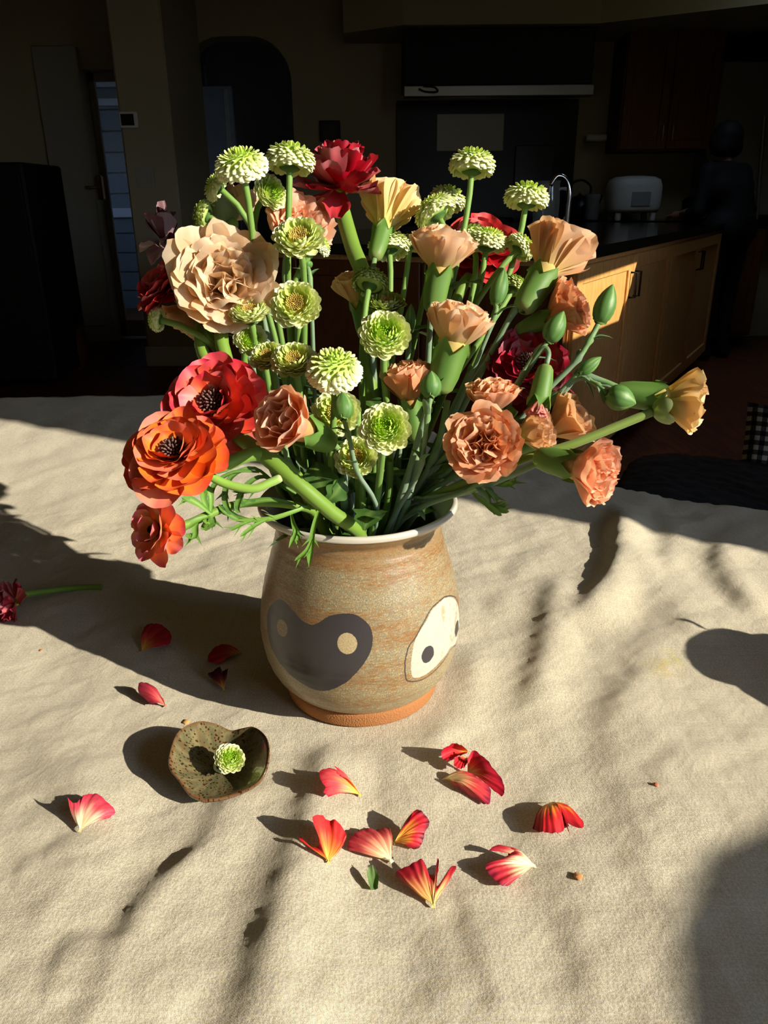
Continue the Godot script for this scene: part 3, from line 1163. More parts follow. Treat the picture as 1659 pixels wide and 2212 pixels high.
func ranunculus(label: String, pos: Vector3, wpx: float, axis: Vector3, kind: String, path: Array, o := {}) -> Node3D:
	var depth := (pos - cam_at).dot(cf)
	var rad := wpx * 0.5 * depth / FPX
	var root := thing("ranunculus", pos - axis * rad * 0.45, label, "flower")
	var b := axis_basis(axis, o.get("spin", rng.randf() * TAU))
	var cc := ran_cols(kind)
	var pm := mat("ranunculus petal", Color.WHITE, 0.62, {"vc": true, "back": Color(0.86, 0.8, 0.74), "rim": 0.03, "spec": 0.12})
	var xf := Transform3D(b, pos - root.position - axis * rad * 0.35)
	var core := MB.new()
	lathe(core, [V(0.05 * rad, -0.12 * rad), V(0.2 * rad, 0.0), V(0.22 * rad, 0.14 * rad), V(0.1 * rad, 0.3 * rad), V(0.002, 0.34 * rad)], 16, [L(120, 150, 60), L(120, 140, 60), L(70, 50, 40), L(80, 56, 50)])
	var bloom := part("bloom", core.done(), mat("flower heart", Color.WHITE, 0.7, {"vc": true}), root, xf)
	var sep := MB.new()
	lathe(sep, [V(0.06 * rad, -0.2 * rad), V(0.2 * rad, -0.12 * rad), V(0.24 * rad, -0.04 * rad), V(0.1 * rad, 0.0)], 12, [L(140, 176, 70)])
	part("calyx", sep.done(), mat("flower heart"), root, xf)
	var rings: Array = o.get("rings", [[8, 1.06, 2.05, 1.55, 0.56], [8, 1.02, 1.8, 1.25, 0.54], [8, 0.94, 1.55, 0.95, 0.50], [7, 0.80, 1.35, 0.65, 0.46], [6, 0.62, 1.15, 0.35, 0.40], [3, 0.46, 0.9, 0.1, 0.32]])
	for k in rings.size():
		var r: Array = rings[k]
		for i in r[0]:
			if rng.randf() < o.get("skip", 0.06):
				continue
			var az: float = TAU * (i + 0.5 * (k % 2)) / r[0] + rng.randf_range(-0.25, 0.25)
			var tint := rng.randf_range(-0.12, 0.12)
			var ca: Array = []
			for q in cc:
				ca.append((q as Color).lightened(tint) if tint > 0 else (q as Color).darkened(-tint))
			var dp := {"len": rad * r[1] * rng.randf_range(0.9, 1.06), "wid": rad * r[4] * rng.randf_range(0.85, 1.15), "th0": r[2], "th1": r[3] + rng.randf_range(-0.2, 0.2), "cup": rng.randf_range(0.2, 0.5), "ruf": rad * o.get("ruf", 0.035), "rk": rng.randf_range(2.0, 4.5), "serr": o.get("serr", 0.008), "round": o.get("round", 0.36), "claw": 0.34, "rb": rad * 0.12, "nu": 15, "nv": 12, "curl": rng.randf_range(-0.5, 0.4), "c0": ca[0], "c1": ca[1], "c2": ca[2]}
			part("petal", petal(dp).done(), pm, bloom, Transform3D(Basis(Vector3.UP, az), Vector3(0, rad * 0.02 * k, 0)))
	if not o.get("nocentre", false):
		var st := MB.new()
		var m := 84
		for i in m:
			var t := (i + 0.5) / m
			var az := i * 2.39996
			var lean := 1.25 * sqrt(t)
			var d := Vector3(sin(az) * sin(lean), cos(lean), cos(az) * sin(lean))
			var s0 := Vector3(0, 0.10, 0) * rad + d * 0.16 * rad
			var s1 := Vector3(0, 0.10, 0) * rad + d * rad * rng.randf_range(0.29, 0.37)
			var cs := L(104, 70, 74).lerp(L(140, 116, 84), rng.randf() * 0.5)
			tube(st, [s0, s0.lerp(s1, 0.72), s1], [0.010 * rad, 0.026 * rad, 0.018 * rad], 5, [cs.darkened(0.3), cs, cs])
		part("stamens", st.done(), mat("flower heart"), bloom).set_meta("kind", "stuff")
	if not path.is_empty():
		var mb := MB.new()
		var sr: float = o.get("stem_r", 0.0042)
		tube(mb, path, [sr], 12, stem_cols(RAN))
		wpart("stem", mb, stem_mat(), root)
	return root

func frond(root: Node3D, px: Array, w: float, col: Color) -> void:   # a narrow leaf strand: [x, y, depth] points, w its greatest half width
	var pts := []
	for q in px:
		pts.append(at(q[0], q[1], q[2]))
	pts = spline(pts, 4)
	var mb := MB.new()
	var p := PackedVector3Array()
	var c := PackedColorArray()
	var m := pts.size()
	for j in m:
		var t: Vector3 = (pts[mini(j + 1, m - 1)] - pts[maxi(j - 1, 0)]).normalized()
		var side := t.cross(pts[j] - cam_at).normalized()
		side = (side + Vector3(0.1, 0.35, 0.2)).normalized()
		side = (side - t * side.dot(t)).normalized()
		var nrm := t.cross(side)
		var f := float(j) / (m - 1)
		var ww := w * (0.4 + 0.6 * sin(PI * pow(f, 1.4))) * (1.0 - smoothstep(0.86, 1.0, f) * 0.9)
		for i in 5:
			var u := i / 2.0 - 1.0
			p.append(pts[j] + side * u * ww + nrm * ww * 0.4 * u * u)
			c.append(col.lerp(L(150, 186, 84), 0.35 * (1.0 - absf(u))))
	mb.grid(p, c, 5, m)
	for k in [int(m * 0.55), int(m * 0.72)]:      # short pointed side lobes
		var t: Vector3 = (pts[k] - pts[k - 1]).normalized()
		for s in [-1.0, 1.0]:
			if rng.randf() < 0.3:
				continue
			var side: Vector3 = t.cross(pts[k] - cam_at).normalized() * s
			var d := (t + side * rng.randf_range(0.4, 0.9) + Vector3(0, rng.randf_range(-0.2, 0.4), 0)).normalized()
			var ln := rng.randf_range(0.004, 0.0085)
			var x := d.cross(pts[k] - cam_at).normalized()
			var pp := PackedVector3Array()
			var cc := PackedColorArray()
			for j in 5:
				for i in 3:
					pp.append(pts[k] + d * ln * j / 4.0 + x * (i - 1) * w * 0.6 * (1.0 - j / 4.0) + t * 0.0012 * j * j / 16.0)
					cc.append(col)
			mb.grid(pp, cc, 3, 5)
	wpart("leaf", mb, leaf_mat(), root)

# ------------------------------------------------------------------ things lying on the cloth
func loose_petal(label: String, base: Array, edge: Array, cols: Array, o := {}) -> void:   # edge: [x, y, height in mm] round the outer rim of the petal
	var group := ""
	var bp := tab(base[0], base[1], 0.002)
	var e := []
	for q in edge:
		e.append(tab(q[0], q[1], 0.001 + q[2] * 0.001))
	var rim := spline(e, 6)
	var nu := rim.size()
	var nv := 12
	var p := PackedVector3Array()
	var c := PackedColorArray()
	var ph := rng.randf() * TAU
	var bw: float = o.get("base_w", 0.10)
	var arch: float = o.get("arch", 0.0022)
	var mid: Vector3 = rim[nu / 2]
	var ax := (mid - bp)
	ax.y = 0
	var side := ax.normalized().cross(Vector3.UP)
	for j in nv:
		var v := float(j) / (nv - 1)
		for i in nu:
			var u := 2.0 * i / (nu - 1) - 1.0
			var r: Vector3 = rim[i]
			var sp := lerpf(bw, 1.0, smoothstep(0.0, 0.85, v))
			var dl := r - bp
			var sx := dl.dot(side)
			var fx := dl - side * sx
			var q := bp + fx * v + side * sx * v * lerpf(sp / maxf(v, 0.25), 1.0, v)
			if v == 0.0:
				q = bp + side * signf(sx) * minf(absf(sx), 0.0012)
			var hgt2 := lerpf(0.0012, r.y - TY, pow(v, 1.4)) + arch * sin(PI * v) * (1.0 - 0.4 * u * u) + 0.00032 * v * sin(u * 19.0 + ph) + 0.0003 * v * sin(u * 41.0)
			q.y = cloth_y(q.x, q.z) + maxf(0.0006, hgt2)
			p.append(q)
			var s := 0.5 + 0.5 * sin(u * 30.0 + ph) * sin(u * 13.0 + ph * 2.0)
			var col := (cols[0] as Color).lerp(cols[1], smoothstep(0.04, 0.42, v + (s - 0.5) * 0.2))
			col = col.lerp(cols[2], smoothstep(0.32, 0.72, v + (s - 0.5) * 0.25))
			if cols.size() > 3:
				col = col.lerp(cols[3], smoothstep(0.86, 1.0, v + (s - 0.5) * 0.16))
			c.append(col)
	var mb := MB.new()
	mb.grid(p, c, nu, nv)
	lone("flower_petal", mb, mat("ranunculus petal", Color.WHITE, 0.5, {"vc": true}), Vector3(bp.x, cloth_y(bp.x, bp.z), bp.z), label, "petal", group)

func make_petals() -> void:
	var cream := L(240, 226, 160)
	var yel := L(236, 196, 70)
	var red := L(198, 36, 48)
	var pink := L(196, 64, 78)
	var deep := L(128, 14, 38)
	var wine := L(84, 16, 34)
	var oran := L(232, 120, 50)
	loose_petal("pink fan-shaped petal with a cream claw, lying alone left of the leaf-shaped dish", [173, 1804], [[148, 1733, 11], [165, 1746, 9], [182, 1732, 9], [208, 1727, 8], [232, 1740, 7], [250, 1758, 4], [240, 1772, 2], [218, 1780, 1]], [cream, L(238, 196, 160), pink, L(190, 44, 70)], {"arch": 0.004})
	loose_petal("bright pink-red petal with a yellow claw pointing right, just right of the dish", [780, 1724], [[722, 1668, 9], [736, 1690, 10], [712, 1676, 10], [692, 1684, 9], [694, 1705, 9], [704, 1718, 6], [700, 1730, 4], [710, 1738, 2]], [yel, L(240, 150, 90), L(226, 80, 86), L(190, 30, 52)], {"arch": 0.006})
	loose_petal("red two-lobed petal standing on its yellow claw, leftmost of the lower cluster", [711, 1876], [[648, 1830, 2], [652, 1842, 2], [684, 1850, 3], [690, 1830, 8], [676, 1790, 12], [694, 1780, 12], [708, 1788, 9], [728, 1786, 11], [748, 1808, 9], [742, 1832, 5]], [L(230, 190, 80), oran, L(214, 48, 44), L(196, 34, 46)], {"arch": 0.002})
	loose_petal("rosy petal with a pale cream claw pointing lower right, between two red petals", [848, 1860], [[754, 1842, 1], [752, 1830, 3], [764, 1808, 5], [790, 1792, 6], [816, 1790, 6], [842, 1788, 7], [840, 1812, 5]], [L(236, 228, 178), L(222, 160, 120), L(188, 62, 66), deep], {"arch": 0.005})
	loose_petal("crinkled dark red petal with a yellow base, topmost of the lower cluster", [850, 1822], [[872, 1792, 7], [884, 1776, 12], [896, 1752, 13], [912, 1758, 12], [928, 1778, 9], [918, 1800, 5], [914, 1818, 3], [904, 1836, 1], [884, 1834, 1]], [L(240, 220, 130), L(236, 160, 60), L(186, 26, 40), wine], {"arch": 0.004})
	loose_petal("large red petal with torn narrow lobes and a yellow claw, nearest to the table front", [936, 1958], [[854, 1892, 4], [858, 1878, 8], [880, 1872, 9], [896, 1862, 11], [912, 1858, 11], [924, 1880, 8], [936, 1890, 7], [946, 1852, 12], [948, 1866, 11], [944, 1900, 5], [946, 1912, 4], [976, 1870, 5], [985, 1876, 4], [958, 1908, 2]], [L(232, 206, 110), L(230, 150, 90), L(172, 34, 46), L(130, 16, 36)], {"arch": 0.004})
	loose_petal("split red and cream petal with its claw pointing right, right of the lower cluster", [1158, 1866], [[1055, 1836, 6], [1074, 1822, 8], [1092, 1832, 6], [1096, 1846, 5], [1060, 1860, 5], [1050, 1866, 7], [1052, 1882, 5], [1070, 1900, 4], [1088, 1914, 3], [1112, 1898, 1]], [L(240, 230, 170), L(240, 208, 160), L(190, 44, 58), L(120, 16, 44)], {"arch": 0.005})
	loose_petal("orange-red bell-shaped petal with the yellow claw at its top, rightmost on the cloth", [1187, 1732], [[1150, 1790, 3], [1164, 1798, 4], [1178, 1800, 5], [1196, 1802, 5], [1214, 1798, 4], [1222, 1786, 3], [1232, 1806, 2], [1226, 1790, 3], [1218, 1776, 4], [1256, 1790, 3], [1258, 1770, 4], [1222, 1762, 4]], [L(242, 206, 70), L(234, 140, 48), L(190, 30, 38), L(150, 14, 32)], {"arch": 0.007})
	loose_petal("big crimson petal with dark veins, upper half of the heap in front of the vase", [1010, 1668], [[1014, 1655, 6], [1010, 1640, 10], [1024, 1621, 14], [1046, 1636, 13], [1066, 1658, 11], [1086, 1684, 9], [1090, 1704, 7], [1082, 1716, 5], [1056, 1696, 6]], [L(240, 206, 120), L(214, 70, 60), L(196, 32, 52), L(140, 16, 44)], {"arch": 0.004})
	loose_petal("cream-streaked petal with a dark tip, lowest in the heap in front of the vase", [956, 1686], [[980, 1700, 2], [1010, 1718, 1], [1038, 1732, 1], [1056, 1735, 2], [1060, 1718, 4], [1058, 1700, 6], [1030, 1680, 6], [1006, 1668, 6]], [L(240, 228, 160), L(238, 190, 130), L(200, 60, 62), L(130, 22, 58)], {"arch": 0.005})
	loose_petal("small curled red petal with an orange edge, topmost of the heap before the vase", [1012, 1622], [[1002, 1616, 14], [986, 1608, 16], [966, 1616, 14], [954, 1628, 11], [954, 1640, 8], [966, 1648, 7], [986, 1638, 9], [1000, 1632, 11]], [L(236, 150, 60), L(206, 60, 44), L(184, 26, 40), L(150, 14, 34)], {"arch": 0.003})
	loose_petal("small rounded red petal tucked between the two larger ones of the heap by the vase", [1010, 1634], [[982, 1640, 9], [980, 1656, 7], [990, 1664, 6], [1002, 1660, 6], [1010, 1648, 7]], [L(236, 170, 90), L(214, 70, 54), L(196, 36, 46)], {"arch": 0.003})
	loose_petal("dark red rounded petal with a yellow claw, farthest petal in the vase's shadow", [306, 1416], [[312, 1384, 4], [314, 1360, 8], [334, 1352, 9], [358, 1358, 8], [371, 1376, 6], [366, 1398, 3], [346, 1404, 2]], [L(210, 170, 70), L(190, 66, 50), L(176, 30, 40), L(160, 24, 40)], {"arch": 0.003})
	loose_petal("flat dark red petal with a pale claw pointing right, in shadow close to the vase", [524, 1412], [[500, 1406, 3], [490, 1394, 5], [472, 1394, 6], [454, 1410, 5], [450, 1430, 3], [474, 1434, 2], [494, 1422, 2]], [L(190, 150, 96), L(170, 80, 60), L(166, 30, 38), L(150, 22, 36)], {"arch": 0.003})
	loose_petal("small dark purple petal with a yellow tip pointing down, in shadow beside the vase foot", [484, 1490], [[464, 1470, 3], [449, 1456, 6], [462, 1448, 7], [474, 1440, 8], [482, 1450, 6], [492, 1444, 8], [490, 1460, 4]], [L(214, 160, 60), L(120, 50, 40), L(72, 20, 34), L(54, 14, 30)], {"arch": 0.003})
	loose_petal("rolled dusty-red petal lying at the edge of the vase's shadow, above the dish", [358, 1524], [[330, 1524, 3], [306, 1506, 5], [298, 1490, 9], [304, 1474, 12], [326, 1480, 9], [334, 1496, 6], [350, 1510, 3]], [L(200, 120, 96), L(176, 56, 62), L(150, 44, 56), L(104, 34, 52)], {"arch": 0.005})
	# a green scrap and crumbs
	var lf := MB.new()
	var q := petal({"len": 0.0125, "wid": 0.0042, "th0": 1.2, "th1": 0.9, "cup": 0.9, "ruf": 0.001, "round": 0.8, "claw": 0.5, "c0": L(84, 110, 56), "c1": L(104, 132, 74), "c2": L(130, 152, 96)})
	var w := tab(808, 1925)
	var xf := Transform3D(Basis(Vector3.UP, PI + 0.1), Vector3(w.x, cloth_y(w.x, w.z) + 0.001, w.z))
	for i in q.v.size():
		q.v[i] = xf * q.v[i]
		q.n[i] = xf.basis * q.n[i]
	lone("leaf_scrap", q, leaf_mat(), xf.origin, "small curled scrap of green leaf lying below the cluster of red petals", "leaf")
	var spots := [[1248, 1901, L(196, 136, 84), 0.0026, "tan crumb on the cloth at the right, below the bell-shaped petal"], [402, 1560, L(206, 150, 84), 0.0022, "orange-tan crumb on the cloth just above the dish"], [88, 1404, L(176, 116, 60), 0.0016, "tiny brown crumb on the sunlit cloth at the left"], [1415, 1705, L(180, 110, 80), 0.0018, "tiny reddish crumb on the cloth at the far right"]]
	for s in spots:
		var cb := MB.new()
		var cw := tab(s[0], s[1])
		cw.y = cloth_y(cw.x, cw.z) - 0.0003
		var pr := []
		for i in 6:
			var a := PI * (1.0 - i / 5.0)
			pr.append(V(maxf(0.0001, sin(a) * s[3] * rng.randf_range(0.8, 1.2)), (1.0 - cos(PI - a)) * s[3] * 0.4))
		lathe(cb, pr, 7, [s[2]], Transform3D(Basis(), cw), 0.25)
		lone("crumb", cb, mat("crumb", Color.WHITE, 0.8, {"vc": true}), cw, s[4], "crumb")

func make_dish() -> void:
	var rimpx := [[440, 1729, 8], [410, 1714, 10], [388, 1684, 14], [368, 1656, 18], [372, 1616, 21], [390, 1580, 21], [428, 1561, 19], [466, 1566, 16], [498, 1580, 12], [522, 1576, 15], [548, 1573, 18], [572, 1592, 21], [580, 1622, 22], [574, 1660, 20], [556, 1690, 15], [520, 1711, 10], [480, 1724, 8]]
	var pts := []
	for q in rimpx:
		pts.append(tab(q[0], q[1], q[2] * 0.001))
	pts.append(pts[0])
	var rim := spline(pts, 5)
	var mid := tab(478, 1668)
	mid.y = TY
	var root := thing("leaf_dish", mid, "small leaf-shaped stoneware dish with speckled green-brown glaze, left of the vase foot", "dish")
	var m := rim.size()
	var mb := MB.new()
	var p := PackedVector3Array()
	var c := PackedColorArray()
	var uvs := PackedVector2Array()
	var nf := FastNoiseLite.new()
	nf.frequency = 0.25
	var rows := [[0.0, 0], [0.25, 0], [0.5, 0], [0.7, 0], [0.85, 0], [0.95, 0], [1.0, 1], [1.03, 2], [1.025, 3], [0.96, 3], [0.84, 3], [0.66, 3], [0.56, 3], [0.3, 3]]
	for row in rows:
		for i in m:
			var r: Vector3 = rim[i]
			var h := r.y - TY
			var f: float = row[0]
			var d := Vector3(r.x - mid.x, 0, r.z - mid.z)
			var y := 0.0
			match row[1]:
				0:
					y = 0.0042 + (h - 0.0042) * pow(f, 2.1)
				1:
					y = h + 0.0006
				2:
					y = h - 0.0002
				3:
					y = lerpf(0.0005, h - 0.0016, smoothstep(0.5, 1.02, f))
			var q := mid + d * f + Vector3(0, y + 0.0004, 0)
			p.append(q)
			var k := nf.get_noise_3d(q.x * 4000.0, q.y * 4000.0, q.z * 4000.0)
			var k2 := nf.get_noise_3d(q.x * 900.0 + 50.0, q.y * 900.0, q.z * 900.0)
			var col := L(126, 116, 82).lerp(L(92, 92, 64), clampf(0.5 + k2 * 1.8, 0.0, 1.0)).lerp(L(104, 74, 46), clampf(k * 2.2 - 0.2, 0.0, 0.7))
			if f > 0.975:
				col = col.lerp(L(112, 72, 44), 0.75)
			c.append(col)
			uvs.append(Vector2(q.x, q.z) / 0.05)
	mb.grid(p, c, m, rows.size(), true, uvs)
	var gm := mat("dish glaze", Color.WHITE, 0.3, {"vc": true, "coat": 0.8, "coatr": 0.06})
	var n := 256
	var b := PackedByteArray()
	b.resize(n * n * 3)
	b.fill(255)
	var r2 := RandomNumberGenerator.new()
	r2.seed = 4
	for k in 900:
		var cx := r2.randi_range(0, n - 1)
		var cy := r2.randi_range(0, n - 1)
		var rr := r2.randi_range(0, 3)
		var tint := Vector3(150, 96, 60) if r2.randf() < 0.7 else Vector3(226, 226, 200)
		for dy in range(-rr, rr + 1):
			for dx in range(-rr, rr + 1):
				if dx * dx + dy * dy <= rr * rr:
					var kk := (posmod(cy + dy, n) * n + posmod(cx + dx, n)) * 3
					b[kk] = int(tint.x)
					b[kk + 1] = int(tint.y)
					b[kk + 2] = int(tint.z)
	gm.albedo_texture = ImageTexture.create_from_image(Image.create_from_data(n, n, false, Image.FORMAT_RGB8, b))
	wpart("bowl", mb, gm, root)
	var hp := tab(496, 1640, 0.017)
	pom_head("small green chrysanthemum head with a curled stem stub, lying in the leaf-shaped dish", hp, 0.0094, dirv(0.35, 0.55, 0.6), "O")
	var last: Node3D = get_child(get_child_count() - 1)
	var st := MB.new()
	tube(st, spline([tab(470, 1645, 0.012), tab(464, 1652, 0.011), tab(466, 1662, 0.008), tab(480, 1668, 0.0062)], 5), [0.0009], 8, [L(196, 206, 150)])
	wpart("stem", st, stem_mat(), last)

# ------------------------------------------------------------------ a figure, meshed from tapered limbs
func seg_d(p: Vector3, b: Array) -> float:
	var a: Vector3 = b[0]
	var d: Vector3 = b[1] - a
	var t := clampf((p - a).dot(d) / maxf(d.length_squared(), 1e-9), 0.0, 1.0)
	return (p - a - d * t).length() - lerpf(b[2], b[3], t)

func nets(mb: MB, bones: Array, cell: float, k: float, col: Color) -> void:
	var lo := Vector3(1e9, 1e9, 1e9)
	var hi := -lo
	for b in bones:
		for e in 2:
			var r := Vector3.ONE * (maxf(b[2], b[3]) + 2.0 * cell + k)
			lo = lo.min(b[e] - r)
			hi = hi.max(b[e] + r)
	var nx := int((hi.x - lo.x) / cell) + 2
	var ny := int((hi.y - lo.y) / cell) + 2
	var nz := int((hi.z - lo.z) / cell) + 2
	var f := PackedFloat32Array()
	f.resize(nx * ny * nz)
	f.fill(1e3)
	for b in bones:
		var r := maxf(b[2], b[3]) + 2.0 * cell + k
		var l: Vector3 = ((b[0] as Vector3).min(b[1]) - Vector3.ONE * r - lo) / cell
		var h: Vector3 = ((b[0] as Vector3).max(b[1]) + Vector3.ONE * r - lo) / cell
		for z in range(maxi(0, int(l.z)), mini(nz, int(h.z) + 2)):
			for y in range(maxi(0, int(l.y)), mini(ny, int(h.y) + 2)):
				for x in range(maxi(0, int(l.x)), mini(nx, int(h.x) + 2)):
					var i := (z * ny + y) * nx + x
					var d := seg_d(lo + Vector3(x, y, z) * cell, b)
					var o := f[i]
					if o > 100.0:
						f[i] = d
					else:
						var g := clampf(0.5 + 0.5 * (o - d) / k, 0.0, 1.0)
						f[i] = lerpf(o, d, g) - k * g * (1.0 - g)
	var id := {}
	var b0 := mb.v.size()
	for z in nz - 1:
		for y in ny - 1:
			for x in nx - 1:
				var i := (z * ny + y) * nx + x
				var neg := 0
				var s := Vector3()
				var cnt := 0
				var vals := []
				for q in 8:
					var v := f[i + (q & 1) + ((q >> 1) & 1) * nx + (q >> 2) * nx * ny]
					vals.append(v)
					neg += 1 if v < 0 else 0
				if neg == 0 or neg == 8:
					continue
				for e in [[0, 1], [2, 3], [4, 5], [6, 7], [0, 2], [1, 3], [4, 6], [5, 7], [0, 4], [1, 5], [2, 6], [3, 7]]:
					var va: float = vals[e[0]]
					var vb: float = vals[e[1]]
					if (va < 0) != (vb < 0):
						var t := va / (va - vb)
						var pa := Vector3(e[0] & 1, (e[0] >> 1) & 1, e[0] >> 2)
						var pb := Vector3(e[1] & 1, (e[1] >> 1) & 1, e[1] >> 2)
						s += pa.lerp(pb, t)
						cnt += 1
				var gr := Vector3(vals[1] + vals[3] + vals[5] + vals[7] - vals[0] - vals[2] - vals[4] - vals[6], vals[2] + vals[3] + vals[6] + vals[7] - vals[0] - vals[1] - vals[4] - vals[5], vals[4] + vals[5] + vals[6] + vals[7] - vals[0] - vals[1] - vals[2] - vals[3])
				id[i] = mb.v.size()
				mb.v.append(lo + (Vector3(x, y, z) + s / cnt) * cell)
				mb.n.append(gr.normalized())
				mb.uv.append(Vector2.ZERO)
				mb.c.append(col)
	var st := [1, nx, nx * ny]
	for i in id:
		for ax in 3:
			var j: int = i + st[ax]
			if (f[i] < 0) == (f[j] < 0):
				continue
			var u: int = st[(ax + 1) % 3]
			var w: int = st[(ax + 2) % 3]
			if not (id.has(i - u) and id.has(i - w) and id.has(i - u - w)):
				continue
			var q := [id[i], id[i - u], id[i - u - w], id[i - w]]
			if f[i] < 0:
				mb.ix.append_array([q[0], q[2], q[1], q[0], q[3], q[2]])
			else:
				mb.ix.append_array([q[0], q[1], q[2], q[0], q[2], q[3]])

func make_person() -> void:
	var o := level(1585, 470, TY + 0.25)
	o = cam_at + ray(1580, 470) * 5.35
	o.y = 0.0
	var root := thing("person", o, "person in black with short dark hair, back turned, standing at the kitchen counter", "person")
	var y0 := Basis(Vector3.UP, PI + 0.5)   # faces the counter, away from the viewer
	var P := func(x: float, y: float, z: float) -> Vector3: return y0 * Vector3(x, y, z)
	var sh := 1.26
	var body := MB.new()
	nets(body, [
		[P.call(-0.09, 0.90, 0.0), P.call(0.09, 0.90, 0.0), 0.125, 0.125], [P.call(0, 0.95, 0.0), P.call(0, 1.12, 0.05), 0.135, 0.145], [P.call(-0.08, 1.16, 0.07), P.call(0.08, 1.16, 0.07), 0.125, 0.125], [P.call(-0.15, sh, 0.10), P.call(0.15, sh, 0.10), 0.068, 0.068],
		[P.call(0, sh, 0.10), P.call(0, 1.38, 0.15), 0.060, 0.052], [P.call(0, 1.42, 0.17), P.call(0, 1.47, 0.165), 0.080, 0.085], [P.call(0, 1.385, 0.215), P.call(0, 1.42, 0.20), 0.042, 0.062],
		[P.call(-0.09, 0.88, 0), P.call(-0.095, 0.48, 0.02), 0.095, 0.062], [P.call(0.09, 0.88, 0), P.call(0.095, 0.48, 0.02), 0.095, 0.062], [P.call(-0.095, 0.48, 0.02), P.call(-0.10, 0.09, -0.01), 0.060, 0.040], [P.call(0.095, 0.48, 0.02), P.call(0.10, 0.09, -0.01), 0.060, 0.040],
		[P.call(-0.10, 0.045, -0.03), P.call(-0.11, 0.035, 0.14), 0.042, 0.034], [P.call(0.10, 0.045, -0.03), P.call(0.11, 0.035, 0.14), 0.042, 0.034],
		[P.call(-0.19, sh, 0.10), P.call(-0.25, 1.02, 0.06), 0.054, 0.042], [P.call(-0.25, 1.02, 0.06), P.call(-0.20, 0.99, 0.27), 0.040, 0.028],
		[P.call(0.19, sh, 0.10), P.call(0.25, 1.02, 0.08), 0.054, 0.042], [P.call(0.25, 1.02, 0.08), P.call(0.17, 1.00, 0.28), 0.040, 0.028]], 0.017, 0.035, L(13, 13, 13))
	for i in body.v.size():
		var q := y0.inverse() * body.v[i]
		if q.y > 1.34 or (q.z > 0.20 and q.y < 1.1):
			body.c[i] = L(150, 112, 92)
		elif q.y < 0.08:
			body.c[i] = L(20, 19, 18)
		elif q.y < 0.93:
			body.c[i] = L(16, 16, 19)
	# face and hands on finer grids, in the same mesh
	var skin := L(150, 112, 92)
	nets(body, [[P.call(0, 1.425, 0.262), P.call(0, 1.408, 0.276), 0.008, 0.012], [P.call(0, 1.405, 0.262), P.call(0, 1.37, 0.245), 0.02, 0.022], [P.call(-0.018, 1.378, 0.262), P.call(0.018, 1.378, 0.262), 0.006, 0.006], [P.call(-0.03, 1.435, 0.244), P.call(-0.03, 1.433, 0.246), 0.014, 0.014], [P.call(0.03, 1.435, 0.244), P.call(0.03, 1.433, 0.246), 0.014, 0.014], [P.call(-0.085, 1.44, 0.165), P.call(-0.086, 1.41, 0.168), 0.014, 0.010], [P.call(0.085, 1.44, 0.165), P.call(0.086, 1.41, 0.168), 0.014, 0.010]], 0.006, 0.006, skin)
	for s in [-1.0, 1.0]:
		var wx: float = -0.20 if s < 0 else 0.17
		var hb := [[P.call(wx, 0.99, 0.28), P.call(wx - s * 0.004, 0.985, 0.34), 0.026, 0.032], [P.call(wx - s * 0.028, 0.985, 0.30), P.call(wx - s * 0.052, 0.975, 0.335), 0.011, 0.009], [P.call(wx - s * 0.052, 0.975, 0.335), P.call(wx - s * 0.056, 0.965, 0.36), 0.009, 0.008]]
		for k in 4:
			var fx: float = wx + s * (-0.028 + 0.018 * k)
			var fl: float = [0.034, 0.040, 0.037, 0.028][k]
			hb.append([P.call(fx, 0.988, 0.36), P.call(fx, 0.982, 0.36 + fl), 0.009, 0.008])
			hb.append([P.call(fx, 0.982, 0.36 + fl), P.call(fx, 0.958, 0.36 + fl * 1.6), 0.008, 0.007])
		nets(body, hb, 0.0065, 0.006, skin)
	part("body", body.done(), mat("clothed skin", Color.WHITE, 0.8, {"vc": true}), root)
	var hair := MB.new()
	nets(hair, [[P.call(0, 1.49, 0.13), P.call(0, 1.47, 0.15), 0.105, 0.10], [P.call(-0.05, 1.42, 0.11), P.call(0.05, 1.42, 0.11), 0.062, 0.062], [P.call(-0.085, 1.46, 0.16), P.call(-0.082, 1.40, 0.16), 0.03, 0.022], [P.call(0.085, 1.46, 0.16), P.call(0.082, 1.40, 0.16), 0.03, 0.022]], 0.012, 0.03, L(20, 17, 15))
	part("hair", hair.done(), mat("hair", Color.WHITE, 0.7, {"vc": true}), root)

# ------------------------------------------------------------------ the room
func wallm() -> StandardMaterial3D:
	return mat("beige paint", Color(0.66, 0.62, 0.50), 0.85, {"spec": 0.2})

func wbox(mb: MB, x0: float, y0: float, x1: float, y1: float, z: float, deep: float, b := 0.004) -> void:   # a box whose front fills the pixels x0..x1, y0..y1 on the plane z
	var a := wz(x0, (y0 + y1) / 2, z)
	var d := wz(x1, (y0 + y1) / 2, z)
	var t := wz((x0 + x1) / 2, y0, z)
	var u := wz((x0 + x1) / 2, y1, z)
	box(mb, Vector3(a.x, u.y, z - deep), Vector3(d.x, t.y, z), b)

